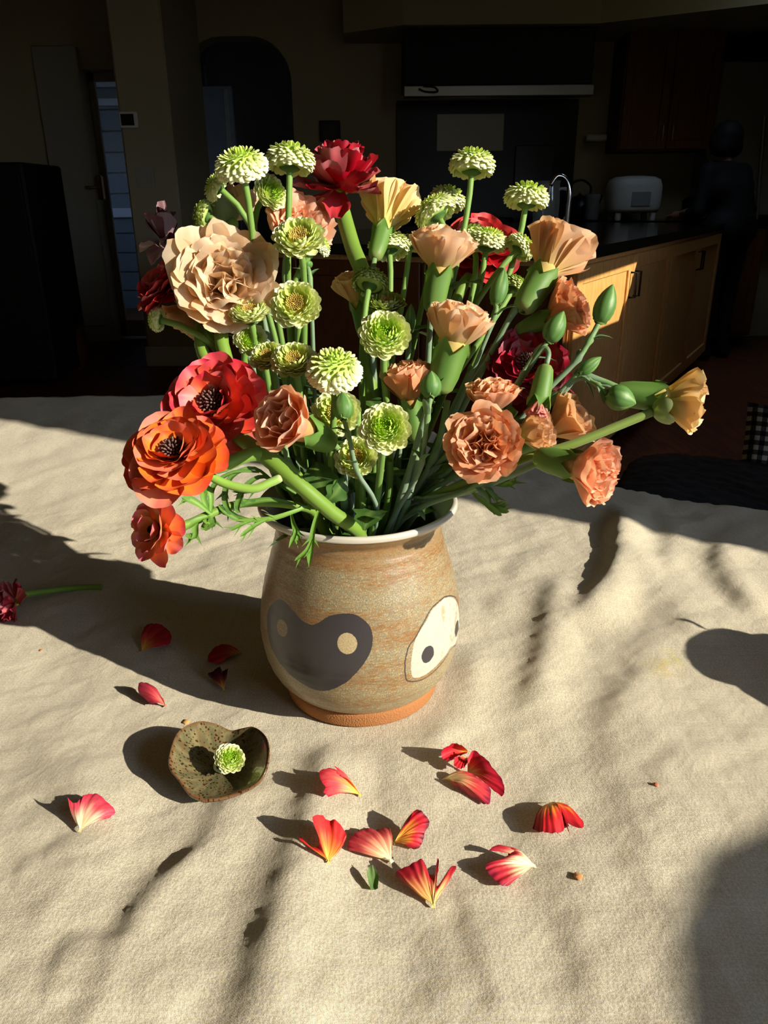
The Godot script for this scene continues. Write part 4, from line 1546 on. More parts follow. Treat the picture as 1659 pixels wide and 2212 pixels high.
func make_room() -> void:
	var wm := wallm()
	var mb := MB.new()
	box(mb, Vector3(-4.2, -0.1, -3.2), Vector3(2.15, 0, 3.4), 0.001)
	box(mb, Vector3(-4.2, -0.1, -8.6), Vector3(4.2, 0, -3.2), 0.001)
	var fm := mat("dark wood floor", Color(0.46, 0.27, 0.14), 0.45)
	fm.uv1_triplanar = true
	fm.uv1_scale = Vector3(0.5, 0.5, 0.5)
	fm.albedo_texture = wood_tex(Color(1.0, 0.95, 0.9), Color(0.62, 0.55, 0.5))
	struct("floor", mb, fm, "dark brown wooden floor")
	mb = MB.new()
	box(mb, Vector3(-4.2, 2.75, -3.2), Vector3(2.15, 2.9, 3.4), 0.001)
	var kx0 := 1.65
	var kx1 := 2.6
	var kz0 := -4.6
	var kz1 := -3.7
	box(mb, Vector3(-4.2, 2.75, -8.6), Vector3(-1.3, 2.9, -3.2), 0.001)
	box(mb, Vector3(-0.7, 2.75, -8.6), Vector3(kx0, 2.9, -3.2), 0.001)
	box(mb, Vector3(-1.3, 2.75, -8.6), Vector3(-0.7, 2.9, -7.2), 0.001)
	box(mb, Vector3(-1.3, 2.75, -6.9), Vector3(-0.7, 2.9, -3.2), 0.001)
	box(mb, Vector3(-1.35, 2.9, -7.5), Vector3(-1.3, 3.5, -6.9), 0.001)
	box(mb, Vector3(-0.7, 2.9, -7.5), Vector3(-0.65, 3.5, -6.9), 0.001)
	box(mb, Vector3(-1.35, 2.9, -7.55), Vector3(-0.65, 3.5, -7.5), 0.001)
	box(mb, Vector3(-1.35, 2.9, -6.9), Vector3(-0.65, 3.5, -6.85), 0.001)
	box(mb, Vector3(kx1, 2.75, -8.6), Vector3(4.2, 2.9, -3.2), 0.001)
	box(mb, Vector3(kx0, 2.75, -8.6), Vector3(kx1, 2.9, kz0), 0.001)
	box(mb, Vector3(kx0, 2.75, kz1), Vector3(kx1, 2.9, -3.2), 0.001)
	box(mb, Vector3(kx0 - 0.05, 2.9, kz0), Vector3(kx0, 3.5, kz1), 0.001)
	box(mb, Vector3(kx1, 2.9, kz0), Vector3(kx1 + 0.05, 3.5, kz1), 0.001)
	box(mb, Vector3(kx0 - 0.05, 2.9, kz0 - 0.05), Vector3(kx1 + 0.05, 3.5, kz0), 0.001)
	box(mb, Vector3(kx0 - 0.05, 2.9, kz1), Vector3(kx1 + 0.05, 3.5, kz1 + 0.05), 0.001)
	struct("ceiling", mb, wm, "beige ceiling with a small skylight shaft over the kitchen")
	# wall on the sun's side: a tall opening to the patio and a small high one
	var jamb := 0.624
	mb = MB.new()
	box(mb, Vector3(2.0, 0, -0.9), Vector3(2.15, 2.75, jamb), 0.001)
	box(mb, Vector3(2.0, 2.5, jamb), Vector3(2.15, 2.75, 2.6), 0.001)
	box(mb, Vector3(2.0, 0, 2.6), Vector3(2.15, 2.75, 3.2), 0.001)
	# the opening whose light falls on the island door
	var ia: Vector3 = isl[0]
	var dn: Vector3 = (isl[1] - isl[0]).normalized()
	var nrm := Vector3(-dn.z, 0, dn.x)
	var lo := -2.9
	var hi := -1.15
	var hole := []
	for q in [[1205, 622], [1366, 567], [1331, 694], [1200, 746]]:
		var r := ray(q[0], q[1])
		var hit: Vector3 = cam_at + r * ((ia - cam_at).dot(nrm) / r.dot(nrm))
		var w: Vector3 = hit + sun_to * ((2.0 - hit.x) / sun_to.x)
		hole.append(V(w.z, w.y))
	var side := Transform3D(Basis(Vector3(0, 0, 1), Vector3.UP, Vector3(-1, 0, 0)), Vector3(2.0, 0, 0))
	for k in [[V(lo, 2.75), V(hi, 2.75), hole[0], hole[1]], [V(hi, 2.75), V(hi, 0.0), hole[3], hole[0]], [V(hi, 0.0), V(lo, 0.0), hole[2], hole[3]], [V(lo, 0.0), V(lo, 2.75), hole[1], hole[2]]]:
		prism(mb, PackedVector2Array(k), -0.02, 0.0, side)
	box(mb, Vector3(2.0, 0, -3.2), Vector3(2.15, 2.75, lo), 0.001)
	box(mb, Vector3(2.0, 0, hi), Vector3(2.15, 2.75, -0.9), 0.001)
	box(mb, Vector3(2.0, 0, -3.35), Vector3(4.2, 2.75, -3.2), 0.001)
	box(mb, Vector3(4.05, 0, -6.5), Vector3(4.2, 2.75, -3.35), 0.001)
	struct("wall_right", mb, wm, "beige wall with the opening that the sun comes through")
	mb = MB.new()
	box(mb, Vector3(-4.2, 0, 3.2), Vector3(2.15, 2.75, 3.35), 0.001)
	struct("wall_front", mb, wm, "beige wall behind the viewer")
	mb = MB.new()
	box(mb, Vector3(-4.2, 0, -6.5), Vector3(-4.05, 2.75, 3.2), 0.001)
	struct("wall_left", mb, wm, "dim beige wall at the left")
	# back wall with the arched passage, and the openings of the two doors at the left
	var zb := -6.2
	var ax0 := wz(418, 400, zb).x
	var ax1 := wz(640, 400, zb).x
	var atop := wz(520, 78, zb).y
	var poly := PackedVector2Array()
	var dx0 := wz(207, 400, zb).x
	var dx1 := wz(300, 400, zb).x
	var dtop := wz(240, 150, zb).y
	poly.append(Vector2(-4.05, 0))
	poly.append(Vector2(dx0, 0))
	poly.append(Vector2(dx0, dtop))
	poly.append(Vector2(dx1, dtop))
	poly.append(Vector2(dx1, 0))
	poly.append(Vector2(ax0, 0))
	var r0 := 0.30
	for i in 9:
		var a := PI / 2 * i / 8.0
		poly.append(Vector2(ax0 + r0 - r0 * cos(a), atop - r0 + r0 * sin(a)))
	for i in 9:
		var a := PI / 2 * (1.0 - i / 8.0)
		poly.append(Vector2(ax1 - r0 + r0 * cos(a), atop - r0 + r0 * sin(a)))
	poly.append(Vector2(ax1, 0))
	poly.append(Vector2(4.2, 0))
	poly.append(Vector2(4.2, 2.75))
	poly.append(Vector2(-4.05, 2.75))
	mb = MB.new()
	prism(mb, poly, zb - 0.22, zb, Transform3D())
	struct("wall_back", mb, wm, "dim beige kitchen wall with a round-cornered arched passage")
	mb = MB.new()
	box(mb, Vector3(2.15, -0.12, -3.2), Vector3(16.0, -0.04, 12.0), 0.001)
	struct("ground", mb, mat("patio stone", Color(0.42, 0.40, 0.36), 0.9), "stone patio outside the opening")
	# hall behind the arch and porch behind the door
	mb = MB.new()
	box(mb, Vector3(-4.2, 0, -8.6), Vector3(4.2, 2.75, -8.45), 0.001)
	box(mb, Vector3(dx1 + 0.08, 0, -8.45), Vector3(dx1 + 0.16, 2.75, -6.42), 0.001)
	box(mb, Vector3(0.4, 0, -8.45), Vector3(0.5, 2.75, -6.42), 0.001)
	box(mb, Vector3(-4.2, 0, -8.45), Vector3(-4.05, 1.2, -6.5), 0.001)
	box(mb, Vector3(-4.2, 2.35, -8.45), Vector3(-4.05, 2.75, -6.5), 0.001)
	box(mb, Vector3(-4.2, 1.2, -6.9), Vector3(-4.05, 2.35, -6.5), 0.001)
	box(mb, Vector3(-4.2, 1.2, -8.45), Vector3(-4.05, 2.35, -7.5), 0.001)
	struct("wall_hall", mb, mat("hall paint", Color(0.60, 0.62, 0.66), 0.8), "grey wall of the hall beyond the kitchen")
	# baseboards and column
	mb = MB.new()
	var cx0 := wz(263, 300, -5.1).x
	var cx1 := wz(374, 300, -5.1).x
	box(mb, Vector3(cx0, 0, zb), Vector3(cx1, 2.75, -5.1), 0.012)
	struct("wall_end", mb, wm, "square end of a beige partition wall with a thermostat on it")
	mb = MB.new()
	box(mb, Vector3(cx0 - 0.015, 0, zb), Vector3(cx1 + 0.015, 0.14, -5.085), 0.006)
	struct("baseboard_column", mb, mat("white trim", Color(0.78, 0.77, 0.73), 0.5), "white baseboard round the wall end")
	# soffit above the hood
	var fb := wz(870, 54, -5.55)
	var fc := wz(1296, 56, -5.55)
	var yb := fb.y
	var fa := level(742, 72, yb)
	var fd := level(1659, 8, yb)
	fa.z = maxf(fa.z, zb)
	mb = MB.new()
	var flat := Transform3D(Basis(Vector3.RIGHT, Vector3(0, 0, -1), Vector3.UP), Vector3.ZERO)
	prism(mb, PackedVector2Array([V(fa.x, 6.2), V(fa.x, -fa.z), V(fb.x, -fb.z), V(fc.x, -fc.z), V(fd.x, minf(-fd.z, 5.4)), V(4.05, 4.6), V(4.05, 6.2)]), yb, 2.75, flat)
	struct("trim_soffit", mb, wm, "beige soffit over the range hood")

func wood_tex(a: Color, b: Color) -> ImageTexture:
	var f := FastNoiseLite.new()
	f.seed = 21
	f.frequency = 0.012
	f.fractal_octaves = 4
	var im := f.get_seamless_image(512, 64)
	im.resize(256, 512, Image.INTERPOLATE_BILINEAR)
	im.convert(Image.FORMAT_RGB8)
	for y in 512:
		for x in 256:
			var g := im.get_pixel(x, y).r
			im.set_pixel(x, y, a.lerp(b, clampf(0.5 + 0.5 * sin(g * 38.0 + x * 0.05), 0.0, 1.0) * 0.6 + g * 0.3))
	return ImageTexture.create_from_image(im)

var isl := []

func cabinet_doors(root: Node3D, a: Vector3, b: Vector3, y0: float, y1: float, n: int, m: Material, out: Vector3, hm: Material, pulls := true) -> void:   # framed doors along the face from a to b
	var d := (b - a) / n
	var ln := d.length()
	var bs := Basis(d.normalized(), Vector3.UP, out)
	for k in n:
		var o := a + d * k
		var xf := Transform3D(bs, Vector3(o.x, 0, o.z) - root.position)
		if bs.determinant() < 0:
			xf = Transform3D(Basis(d.normalized(), Vector3.UP, out), Vector3(o.x, 0, o.z) - root.position)
		var mb := MB.new()
		var g := 0.006
		var f := 0.06
		box(mb, Vector3(g, y0, 0), Vector3(g + f, y1, 0.02), 0.003, xf)
		box(mb, Vector3(ln - g - f, y0, 0), Vector3(ln - g, y1, 0.02), 0.003, xf)
		box(mb, Vector3(g + f, y0, 0), Vector3(ln - g - f, y0 + f, 0.02), 0.003, xf)
		box(mb, Vector3(g + f, y1 - f, 0), Vector3(ln - g - f, y1, 0.02), 0.003, xf)
		box(mb, Vector3(g + f, y0 + f, 0), Vector3(ln - g - f, y1 - f, 0.010), 0.003, xf)
		var door := part("door", mb.done(), m, root)
		if pulls:
			var hb := MB.new()
			var hx := ln - g - 0.03 if k % 2 == 0 else g + 0.03
			var hy := y1 - 0.12 if y0 < 1.0 else y0 + 0.11
			tube(hb, [xf * Vector3(hx, hy - 0.05, 0.018), xf * Vector3(hx, hy - 0.05, 0.045), xf * Vector3(hx, hy + 0.05, 0.045), xf * Vector3(hx, hy + 0.05, 0.018)], [0.005], 8, [Color.WHITE])
			part("handle", hb.done(), hm, door)

func make_kitchen() -> void:
	var zb := -6.2
	var steel := mat("brushed steel", Color(0.62, 0.60, 0.56), 0.38, {"metal": 0.9})
	var black := mat("black enamel", Color(0.03, 0.03, 0.035), 0.35)
	var darkm := mat("dark metal", Color(0.06, 0.055, 0.05), 0.4, {"metal": 0.4})
	var maple := mat("maple cabinet", Color(0.86, 0.66, 0.40), 0.42)
	maple.albedo_texture = wood_tex(Color(1, 1, 1), Color(0.86, 0.78, 0.68))
	maple.uv1_triplanar = true
	maple.uv1_scale = Vector3(1.6, 1.6, 1.6)
	var cherry := mat("reddish cabinet", Color(0.42, 0.25, 0.12), 0.45)
	cherry.albedo_texture = maple.albedo_texture
	cherry.uv1_triplanar = true
	var stone := mat("black stone", Color(0.02, 0.02, 0.022), 0.12)
	# island
	var A: Vector3 = isl[0]
	var B: Vector3 = isl[1]
	var w: Vector3 = isl[2]
	var flat := Transform3D(Basis(Vector3.RIGHT, Vector3(0, 0, -1), Vector3.UP), Vector3.ZERO)
	var dn := (B - A).normalized()
	var out := Vector3(-dn.z, 0, dn.x)
	var fo := dn * -1.0
	var t := thing("kitchen_island", Vector3(A.x, 0, A.z), "maple kitchen island with framed doors, one patch of sun on its nearest door", "kitchen island")
	var poly := PackedVector2Array()
	for q in [A, B, B + w, A + w]:
		poly.append(V(q.x, -q.z))
	var mb := MB.new()
	prism(mb, poly, 0.1, 0.91, flat)
	wpart("carcass", mb, maple, t)
	mb = MB.new()
	var ins := Geometry2D.offset_polygon(poly, -0.06)[0]
	prism(mb, ins, 0.0, 0.1, flat)
	wpart("toe_kick", mb, black, t)
	cabinet_doors(t, A, B, 0.13, 0.89, 4, maple, out, darkm)
	cabinet_doors(t, A + w, A, 0.13, 0.89, 3, cherry, (A - B).normalized() * 0.0 + Vector3(w.z, 0, -w.x).normalized(), darkm, false)
	mb = MB.new()
	prism(mb, Geometry2D.offset_polygon(poly, 0.025, Geometry2D.JOIN_MITER)[0], 0.91, 0.95, flat)
	lone("countertop", mb, stone, Vector3(A.x, 0.93, A.z), "polished black stone top of the kitchen island", "countertop")
	# back counter
	mb = MB.new()
	var bx0 := wz(1240, 480, -6.16).x + 0.015
	box(mb, Vector3(bx0, 0.1, zb + 0.01), Vector3(2.9, 0.91, -5.62), 0.004)
	t = thing("base_cabinet", Vector3(1.9, 0, -5.9), "dark base cabinet along the kitchen back wall, right of the range", "cabinet")
	wpart("carcass", mb, cherry, t)
	cabinet_doors(t, Vector3(bx0 + 0.01, 0, -5.62), Vector3(2.89, 0, -5.62), 0.13, 0.89, 4, cherry, Vector3(0, 0, 1), darkm)
	mb = MB.new()
	box(mb, Vector3(bx0, 0.91, zb + 0.01), Vector3(2.92, 0.95, -5.58), 0.006)
	lone("countertop", mb, stone, Vector3(1.9, 0.93, -5.9), "black stone top of the counter along the kitchen back wall", "countertop")
	# hood
	t = thing("range_hood", wz(1078, 200, -5.5), "large black range hood with a steel front strip", "range hood")
	mb = MB.new()
	var h0 := wz(872, 62, -5.62)
	var h1 := wz(1288, 62, -5.62)
	var h2 := wz(872, 184, -5.62)
	mb = MB.new()
	box(mb, Vector3(h0.x, h2.y, zb), Vector3(h1.x, h0.y - 0.002, -5.62), 0.004)
	wpart("canopy", mb, mat("hood enamel", Color(0.022, 0.022, 0.022), 0.6), t)
	mb = MB.new()
	wbox(mb, 872, 183, 1284, 208, -5.55, 0.12, 0.006)
	wpart("front_strip", mb, steel, t).set_meta("label", "pale steel strip along the hood front")
	mb = MB.new()
	tube(mb, spline([wz(905, 192, -5.54), wz(920, 198, -5.53), wz(945, 198, -5.53), wz(938, 188, -5.53), wz(915, 186, -5.53)], 4), [0.006], 8, [Color.WHITE])
	wpart("logo", mb, darkm, t)
	# range
	t = thing("cooking_range", Vector3(wz(1045, 400, -6).x, 0, -5.9), "black cooking range with a tall splashback below the hood", "range")
	mb = MB.new()
	wbox(mb, 857, 216, 1238, 560, -6.16, 0.04)
	wpart("splashback", mb, black, t)
	mb = MB.new()
	wbox(mb, 944, 246, 1088, 326, -6.14, 0.02)
	wpart("steel_panel", mb, mat("pale panel", Color(0.88, 0.86, 0.80), 0.5), t)
	mb = MB.new()
	wbox(mb, 1112, 314, 1196, 420, -6.13, 0.03)
	wpart("glass_panel", mb, mat("smoked glass", Color(0.10, 0.10, 0.095), 0.3), t)
	mb = MB.new()
	var rx0 := wz(870, 480, -5.6).x
	var rx1 := wz(1225, 480, -5.6).x
	box(mb, Vector3(rx0, 0.0, -6.15), Vector3(rx1, 0.93, -5.6), 0.01)
	wpart("body", mb, darkm, t)
	for i in 4:
		mb = MB.new()
		var kx := lerpf(rx0 + 0.15, rx1 - 0.15, i / 3.0)
		lathe(mb, [V(0.001, 0.045), V(0.10, 0.045), V(0.105, 0.035), V(0.11, 0.0)], 20, [Color.WHITE], Transform3D(Basis(), Vector3(kx, 0.93, -5.88)))
		wpart("burner", mb, black, t)
	# upper cabinet
	t = thing("wall_cabinet", wz(1445, 320, -5.85), "reddish wooden wall cabinet with two doors and bright handles", "cabinet")
	mb = MB.new()
	wbox(mb, 1346, 40, 1556, 326, -5.85, 0.34)
	wpart("carcass", mb, cherry, t)
	var ca := wz(1348, 180, -5.85)
	var cb := wz(1554, 180, -5.85)
	cabinet_doors(t, ca, cb, wz(1445, 322, -5.85).y, wz(1445, 46, -5.85).y, 2, cherry, Vector3(0, 0, 1), steel)
	# fridge
	t = thing("refrigerator", Vector3(wz(1620, 300, -5.5).x, 0, -5.5), "tall grey refrigerator with a dark louvred grille, at the right behind the person", "refrigerator")
	mb = MB.new()
	var f0 := wz(1564, 130, -5.84)
	box(mb, Vector3(f0.x, 0.97, -6.18), Vector3(f0.x + 0.95, wz(1600, 132, -5.84).y, -5.84), 0.01)
	wpart("door", mb, mat("grey steel door", Color(0.50, 0.49, 0.46), 0.5, {"metal": 0.2}), t)
	mb = MB.new()
	box(mb, Vector3(f0.x, wz(1600, 130, -5.84).y, -6.18), Vector3(f0.x + 0.95, wz(1600, 60, -5.84).y, -5.9), 0.01)
	wpart("grille_box", mb, black, t)
	for i in 5:
		mb = MB.new()
		var sy := wz(1600, 70 + i * 13.0, -5.84).y
		box(mb, Vector3(f0.x + 0.01, sy - 0.028, -5.92), Vector3(f0.x + 0.94, sy, -5.85), 0.006)
		wpart("slat", mb, darkm, t)
	mb = MB.new()
	tube(mb, [wz(1652, 250, -5.79), wz(1640, 400, -5.79), wz(1624, 600, -5.79)], [0.012], 8, [Color.WHITE])
	wpart("handle", mb, steel, t)
	# rice cooker
	var rc := Vector3(wz(1366, 480, -5.8).x, 0.95, -5.85)
	t = thing("rice_cooker", rc, "rounded white rice cooker on short feet on the black counter", "rice cooker")
	mb = MB.new()
	var seg := 40
	var p := PackedVector3Array()
	var c := PackedColorArray()
	var rows := [[0.02, 0.05], [0.06, 0.05], [0.175, 0.055], [0.195, 0.08], [0.2, 0.16], [0.196, 0.24], [0.18, 0.285], [0.14, 0.305], [0.06, 0.312], [0.001, 0.313]]
	for r in rows:
		for i in seg + 1:
			var a := TAU * i / seg
			var s := pow(pow(absf(sin(a)), 3.2) + pow(absf(cos(a)), 3.2), -1.0 / 3.2)
			p.append(Vector3(sin(a) * s * r[0], r[1], cos(a) * s * r[0] * 0.85))
			c.append(Color.WHITE)
	mb.grid(p, c, seg + 1, rows.size(), true)
	part("body", mb.done(), mat("white plastic", Color(0.86, 0.86, 0.83), 0.35), t)
	for s in [[-0.13, 0.1], [0.13, 0.1], [-0.13, -0.1], [0.13, -0.1]]:
		mb = MB.new()
		lathe(mb, [V(0.02, 0.001), V(0.024, 0.01), V(0.024, 0.05), V(0.02, 0.056)], 14, [Color.WHITE], Transform3D(Basis(), Vector3(s[0], 0, s[1])))
		part("foot", mb.done(), mat("white plastic"), t)
	mb = MB.new()
	box(mb, Vector3(-0.06, 0.10, 0.165), Vector3(0.08, 0.2, 0.175), 0.006)
	part("control_panel", mb.done(), mat("grey plastic", Color(0.6, 0.62, 0.62), 0.4), t)
	# tap, pitcher, pots on the counters
	var fp := at(1223, 512, 3.6)
	fp.y = 0.951
	t = thing("tap", fp, "thin upright chrome tap standing on the island top", "tap")
	mb = MB.new()
	tube(mb, spline([Vector3(0, 0, 0), Vector3(0, 0.10, 0), Vector3(0, 0.18, 0), Vector3(-0.02, 0.235, 0.0), Vector3(-0.06, 0.25, 0.0), Vector3(-0.09, 0.21, 0.0)], 5), [0.011], 12, [Color.WHITE])
	part("spout", mb.done(), mat("chrome", Color(0.8, 0.82, 0.85), 0.12, {"metal": 1.0}), t)
	mb = MB.new()
	lathe(mb, [V(0.026, 0), V(0.026, 0.012), V(0.014, 0.02), V(0.012, 0.03)], 16, [Color.WHITE])
	part("base", mb.done(), mat("chrome"), t)
	var gp := at(1176, 500, 3.75)
	gp.y = 0.951
	t = thing("glass_pitcher", gp, "clear glass pitcher with a curved handle on the island, left of the tap", "pitcher")
	var gl := StandardMaterial3D.new()
	gl.resource_name = "clear glass"
	gl.albedo_color = Color(0.9, 0.95, 0.95, 0.12)
	gl.transparency = BaseMaterial3D.TRANSPARENCY_ALPHA
	gl.roughness = 0.08
	mb = MB.new()
	lathe(mb, spline([V(0.001, 0.004), V(0.055, 0.002), V(0.06, 0.03), V(0.062, 0.14), V(0.058, 0.21), V(0.062, 0.235)], 4), 28, [Color.WHITE])
	part("jug", mb.done(), gl, t)
	mb = MB.new()
	tube(mb, spline([Vector3(0.058, 0.2, 0), Vector3(0.10, 0.19, 0), Vector3(0.115, 0.12, 0), Vector3(0.09, 0.06, 0), Vector3(0.061, 0.05, 0)], 4), [0.007], 8, [Color.WHITE])
	part("handle", mb.done(), gl, t)
	var pp := Vector3(wz(1512, 470, -5.7).x, 0.951, -5.75)
	t = thing("cooking_pot", pp, "dark lidded cooking pot on the back counter, right of the rice cooker", "pot")
	mb = MB.new()
	lathe(mb, [V(0.10, 0), V(0.12, 0.01), V(0.125, 0.13), V(0.128, 0.135)], 28, [Color.WHITE])
	part("body", mb.done(), black, t)
	mb = MB.new()
	lathe(mb, [V(0.128, 0.136), V(0.10, 0.155), V(0.03, 0.17), V(0.012, 0.172), V(0.012, 0.185), V(0.022, 0.195), V(0.02, 0.205), V(0.001, 0.208)], 28, [Color.WHITE])
	part("lid", mb.done(), darkm, t)
	pp = Vector3(wz(1338, 400, -6.0).x, 0.951, -6.05)
	t = thing("kettle", Vector3(wz(1335, 400, -6.05).x - 0.30, 0.951, -6.02), "black kettle with a spout, in shadow left of the rice cooker on the back counter", "kettle")
	mb = MB.new()
	lathe(mb, spline([V(0.08, 0), V(0.11, 0.02), V(0.11, 0.09), V(0.07, 0.16), V(0.02, 0.18), V(0.001, 0.2)], 4), 24, [Color.WHITE])
	part("body", mb.done(), black, t)
	mb = MB.new()
	tube(mb, [Vector3(0.09, 0.06, 0), Vector3(0.15, 0.12, 0), Vector3(0.17, 0.18, 0)], [0.022, 0.016, 0.012], 10, [Color.WHITE])
	part("spout", mb.done(), black, t)
	mb = MB.new()
	tube(mb, spline([Vector3(-0.08, 0.12, 0), Vector3(-0.09, 0.24, 0), Vector3(0, 0.29, 0), Vector3(0.08, 0.24, 0), Vector3(0.07, 0.14, 0)], 4), [0.009], 8, [Color.WHITE])
	part("handle", mb.done(), black, t)
	t = thing("canister", Vector3(wz(1272, 440, -5.9).x, 0.951, -5.8), "small grey canister on the back counter behind the tap", "canister")
	mb = MB.new()
	lathe(mb, [V(0.001, 0.0), V(0.05, 0.0), V(0.054, 0.01), V(0.054, 0.15), V(0.058, 0.152), V(0.058, 0.18), V(0.05, 0.186), V(0.012, 0.188), V(0.012, 0.2), V(0.001, 0.202)], 24, [Color.WHITE])
	part("jar", mb.done(), mat("grey ceramic", Color(0.45, 0.45, 0.44), 0.4), t)
	mb = MB.new()
	wbox(mb, 1268, 290, 1312, 305, -6.08, 0.12, 0.01)
	lone("shelf", mb, mat("white trim"), wz(1290, 298, -6.1), "short pale shelf on the wall, left of the reddish wall cabinet", "shelf")
	# picture, thermostat, switch, strip
	t = thing("framed_picture", wz(712, 280, zb), "small dark framed picture on the wall left of the range", "picture")
	mb = MB.new()
	wbox(mb, 690, 260, 735, 306, zb + 0.025, 0.023, 0.006)
	wpart("frame", mb, mat("dark frame", Color(0.08, 0.06, 0.05), 0.5), t)
	mb = MB.new()
	wbox(mb, 697, 267, 728, 299, zb + 0.028, 0.006, 0.001)
	wpart("picture_sheet", mb, mat("dim print", Color(0.25, 0.2, 0.16), 0.6), t)
	t = thing("thermostat", wz(278, 258, -5.1), "square thermostat with a dark screen and white frame on the wall end", "thermostat")
	mb = MB.new()
	wbox(mb, 258, 241, 297, 277, -5.08, 0.02, 0.006)
	wpart("case", mb, mat("white plastic"), t)
	mb = MB.new()
	wbox(mb, 261, 246, 289, 271, -5.077, 0.01, 0.001)
	wpart("screen", mb, black, t)
	t = thing("switch_plate", wz(314, 384, -5.1), "pale light switch plate on the wall end, below the thermostat", "switch")
	mb = MB.new()
	wbox(mb, 294, 361, 334, 406, -5.092, 0.008, 0.004)
	wpart("plate", mb, mat("cream plastic", Color(0.62, 0.60, 0.54), 0.4), t)
	for s in [302.0, 318.0]:
		mb = MB.new()
		wbox(mb, s, 374, s + 9, 393, -5.088, 0.006, 0.002)
		wpart("rocker", mb, mat("cream plastic"), t)
	mb = MB.new()
	wbox(mb, 394, 156, 407, 234, zb + 0.05, 0.048, 0.008)
	lone("wall_phone", mb, mat("dark plastic", Color(0.05, 0.045, 0.04), 0.5), wz(400, 195, zb), "narrow dark handset hanging on the wall left of the arch", "phone")
	# door with glass at the left, and the white door leaf beside it
	var wht := mat("white door paint", Color(0.62, 0.60, 0.54), 0.6)
	var gx0 := wz(207, 400, zb).x
	var gx1 := wz(300, 400, zb).x
	var gt := wz(240, 150, zb).y
	mb = MB.new()
	box(mb, Vector3(gx0, 0.02, zb - 0.18), Vector3(gx0 + 0.05, gt, zb - 0.14), 0.004)
	box(mb, Vector3(gx1 - 0.05, 0.02, zb - 0.18), Vector3(gx1, gt, zb - 0.14), 0.004)
	box(mb, Vector3(gx0, gt - 0.06, zb - 0.18), Vector3(gx1, gt, zb - 0.14), 0.004)
	box(mb, Vector3(gx0, 0.02, zb - 0.18), Vector3(gx1, 0.16, zb - 0.14), 0.004)
	var dr := struct("door_1", mb, wht, "narrow glazed door at the left with a bluish view through it")
	var gd := MB.new()
	box(gd, Vector3(gx0 + 0.05, 0.16, zb - 0.163), Vector3(gx1 - 0.05, gt - 0.06, zb - 0.157), 0.001)
	part("pane", gd.done(), gl, dr)
	mb = MB.new()
	wbox(mb, 112, 98, 204, 704, zb + 0.06, 0.05, 0.006)
	var d2 := struct("door_2", mb, wht, "dim white door leaf at the left")
	mb = MB.new()
	var hz := wz(214, 405, zb + 0.07)
	box(mb, Vector3(hz.x - 0.022, hz.y - 0.09, zb + 0.005), Vector3(hz.x + 0.022, hz.y + 0.09, zb + 0.07), 0.008)
	tube(mb, [hz + Vector3(0, 0, 0.0), hz + Vector3(0, 0, 0.05), hz + Vector3(-0.09, 0, 0.055)], [0.012], 10, [Color.WHITE])
	part("handle", mb.done(), mat("brass", Color(0.6, 0.45, 0.25), 0.3, {"metal": 0.9}), d2)
	# porch beyond the glass
	t = thing("porch_wall", Vector3(-3.0, 0, -8.3), "bluish clapboard wall with a pale band, seen through the glazed door", "wall")
	var blue := mat("blue grey board", Color(0.42, 0.50, 0.58), 0.7)
	var pale := mat("pale blue board", Color(0.75, 0.82, 0.92), 0.6)
	for i in 13:
		mb = MB.new()
		box(mb, Vector3(-3.95, 0.2 * i, -8.44), Vector3(-1.75, 0.2 * i + 0.19, -8.40 + 0.004 * (i % 2)), 0.006)
		wpart("board", mb, pale if i == 11 else blue, t)
	for q in [[212, 228], [450, 470]]:
		mb = MB.new()
		box(mb, Vector3(-3.95, wz(230, q[1], -8.36).y, -8.40), Vector3(-1.75, wz(230, q[0], -8.36).y, -8.36), 0.004)
		wpart("band", mb, pale, t)
	# hall furniture seen through the arch
	t = thing("hall_door", Vector3(wz(460, 300, -8.3).x, 0, -8.3), "bluish white door standing in the hall beyond the arch", "door")
	mb = MB.new()
	var q0 := wz(424, 186, -8.2)
	var q1 := wz(500, 186, -8.2)
	box(mb, Vector3(q0.x, 0.01, -8.26), Vector3(q1.x, q0.y, -8.2), 0.006)
	wpart("leaf", mb, pale, t)
	mb = MB.new()
	box(mb, Vector3(lerpf(q0.x, q1.x, 0.76), 0.02, -8.2), Vector3(lerpf(q0.x, q1.x, 0.9), q0.y - 0.03, -8.17), 0.004)
	wpart("moulding", mb, mat("bright trim", Color(0.9, 0.92, 0.96), 0.4), t)
	t = thing("hall_cabinet", Vector3(wz(450, 440, -7.4).x, 0, -7.4), "low brown cabinet standing in the hall beyond the arch", "cabinet")
	mb = MB.new()
	var c0 := wz(420, 380, -7.3)
	var c1 := wz(500, 380, -7.3)
	box(mb, Vector3(c0.x, 0.0, -7.6), Vector3(c1.x, c0.y, -7.3), 0.01)
	wpart("carcass", mb, cherry, t)
	mb = MB.new()
	box(mb, Vector3(c0.x + 0.03, 0.4, -7.3), Vector3(c1.x - 0.03, c0.y - 0.12, -7.285), 0.004)
	wpart("drawer", mb, mat("yellow oak", Color(0.6, 0.38, 0.1), 0.5), t)
	# dark furniture and a clay jar at the left
	t = thing("dark_sideboard", Vector3(-3.2, 0, -4.6), "tall black sideboard in the dark at the left edge", "sideboard")
	var s0 := wz(45, 350, -4.4)
	mb = MB.new()
	box(mb, Vector3(s0.x - 1.0, 0.05, -5.0), Vector3(s0.x, s0.y, -4.4), 0.012)
	wpart("carcass", mb, mat("black wood", Color(0.03, 0.028, 0.026), 0.6), t)
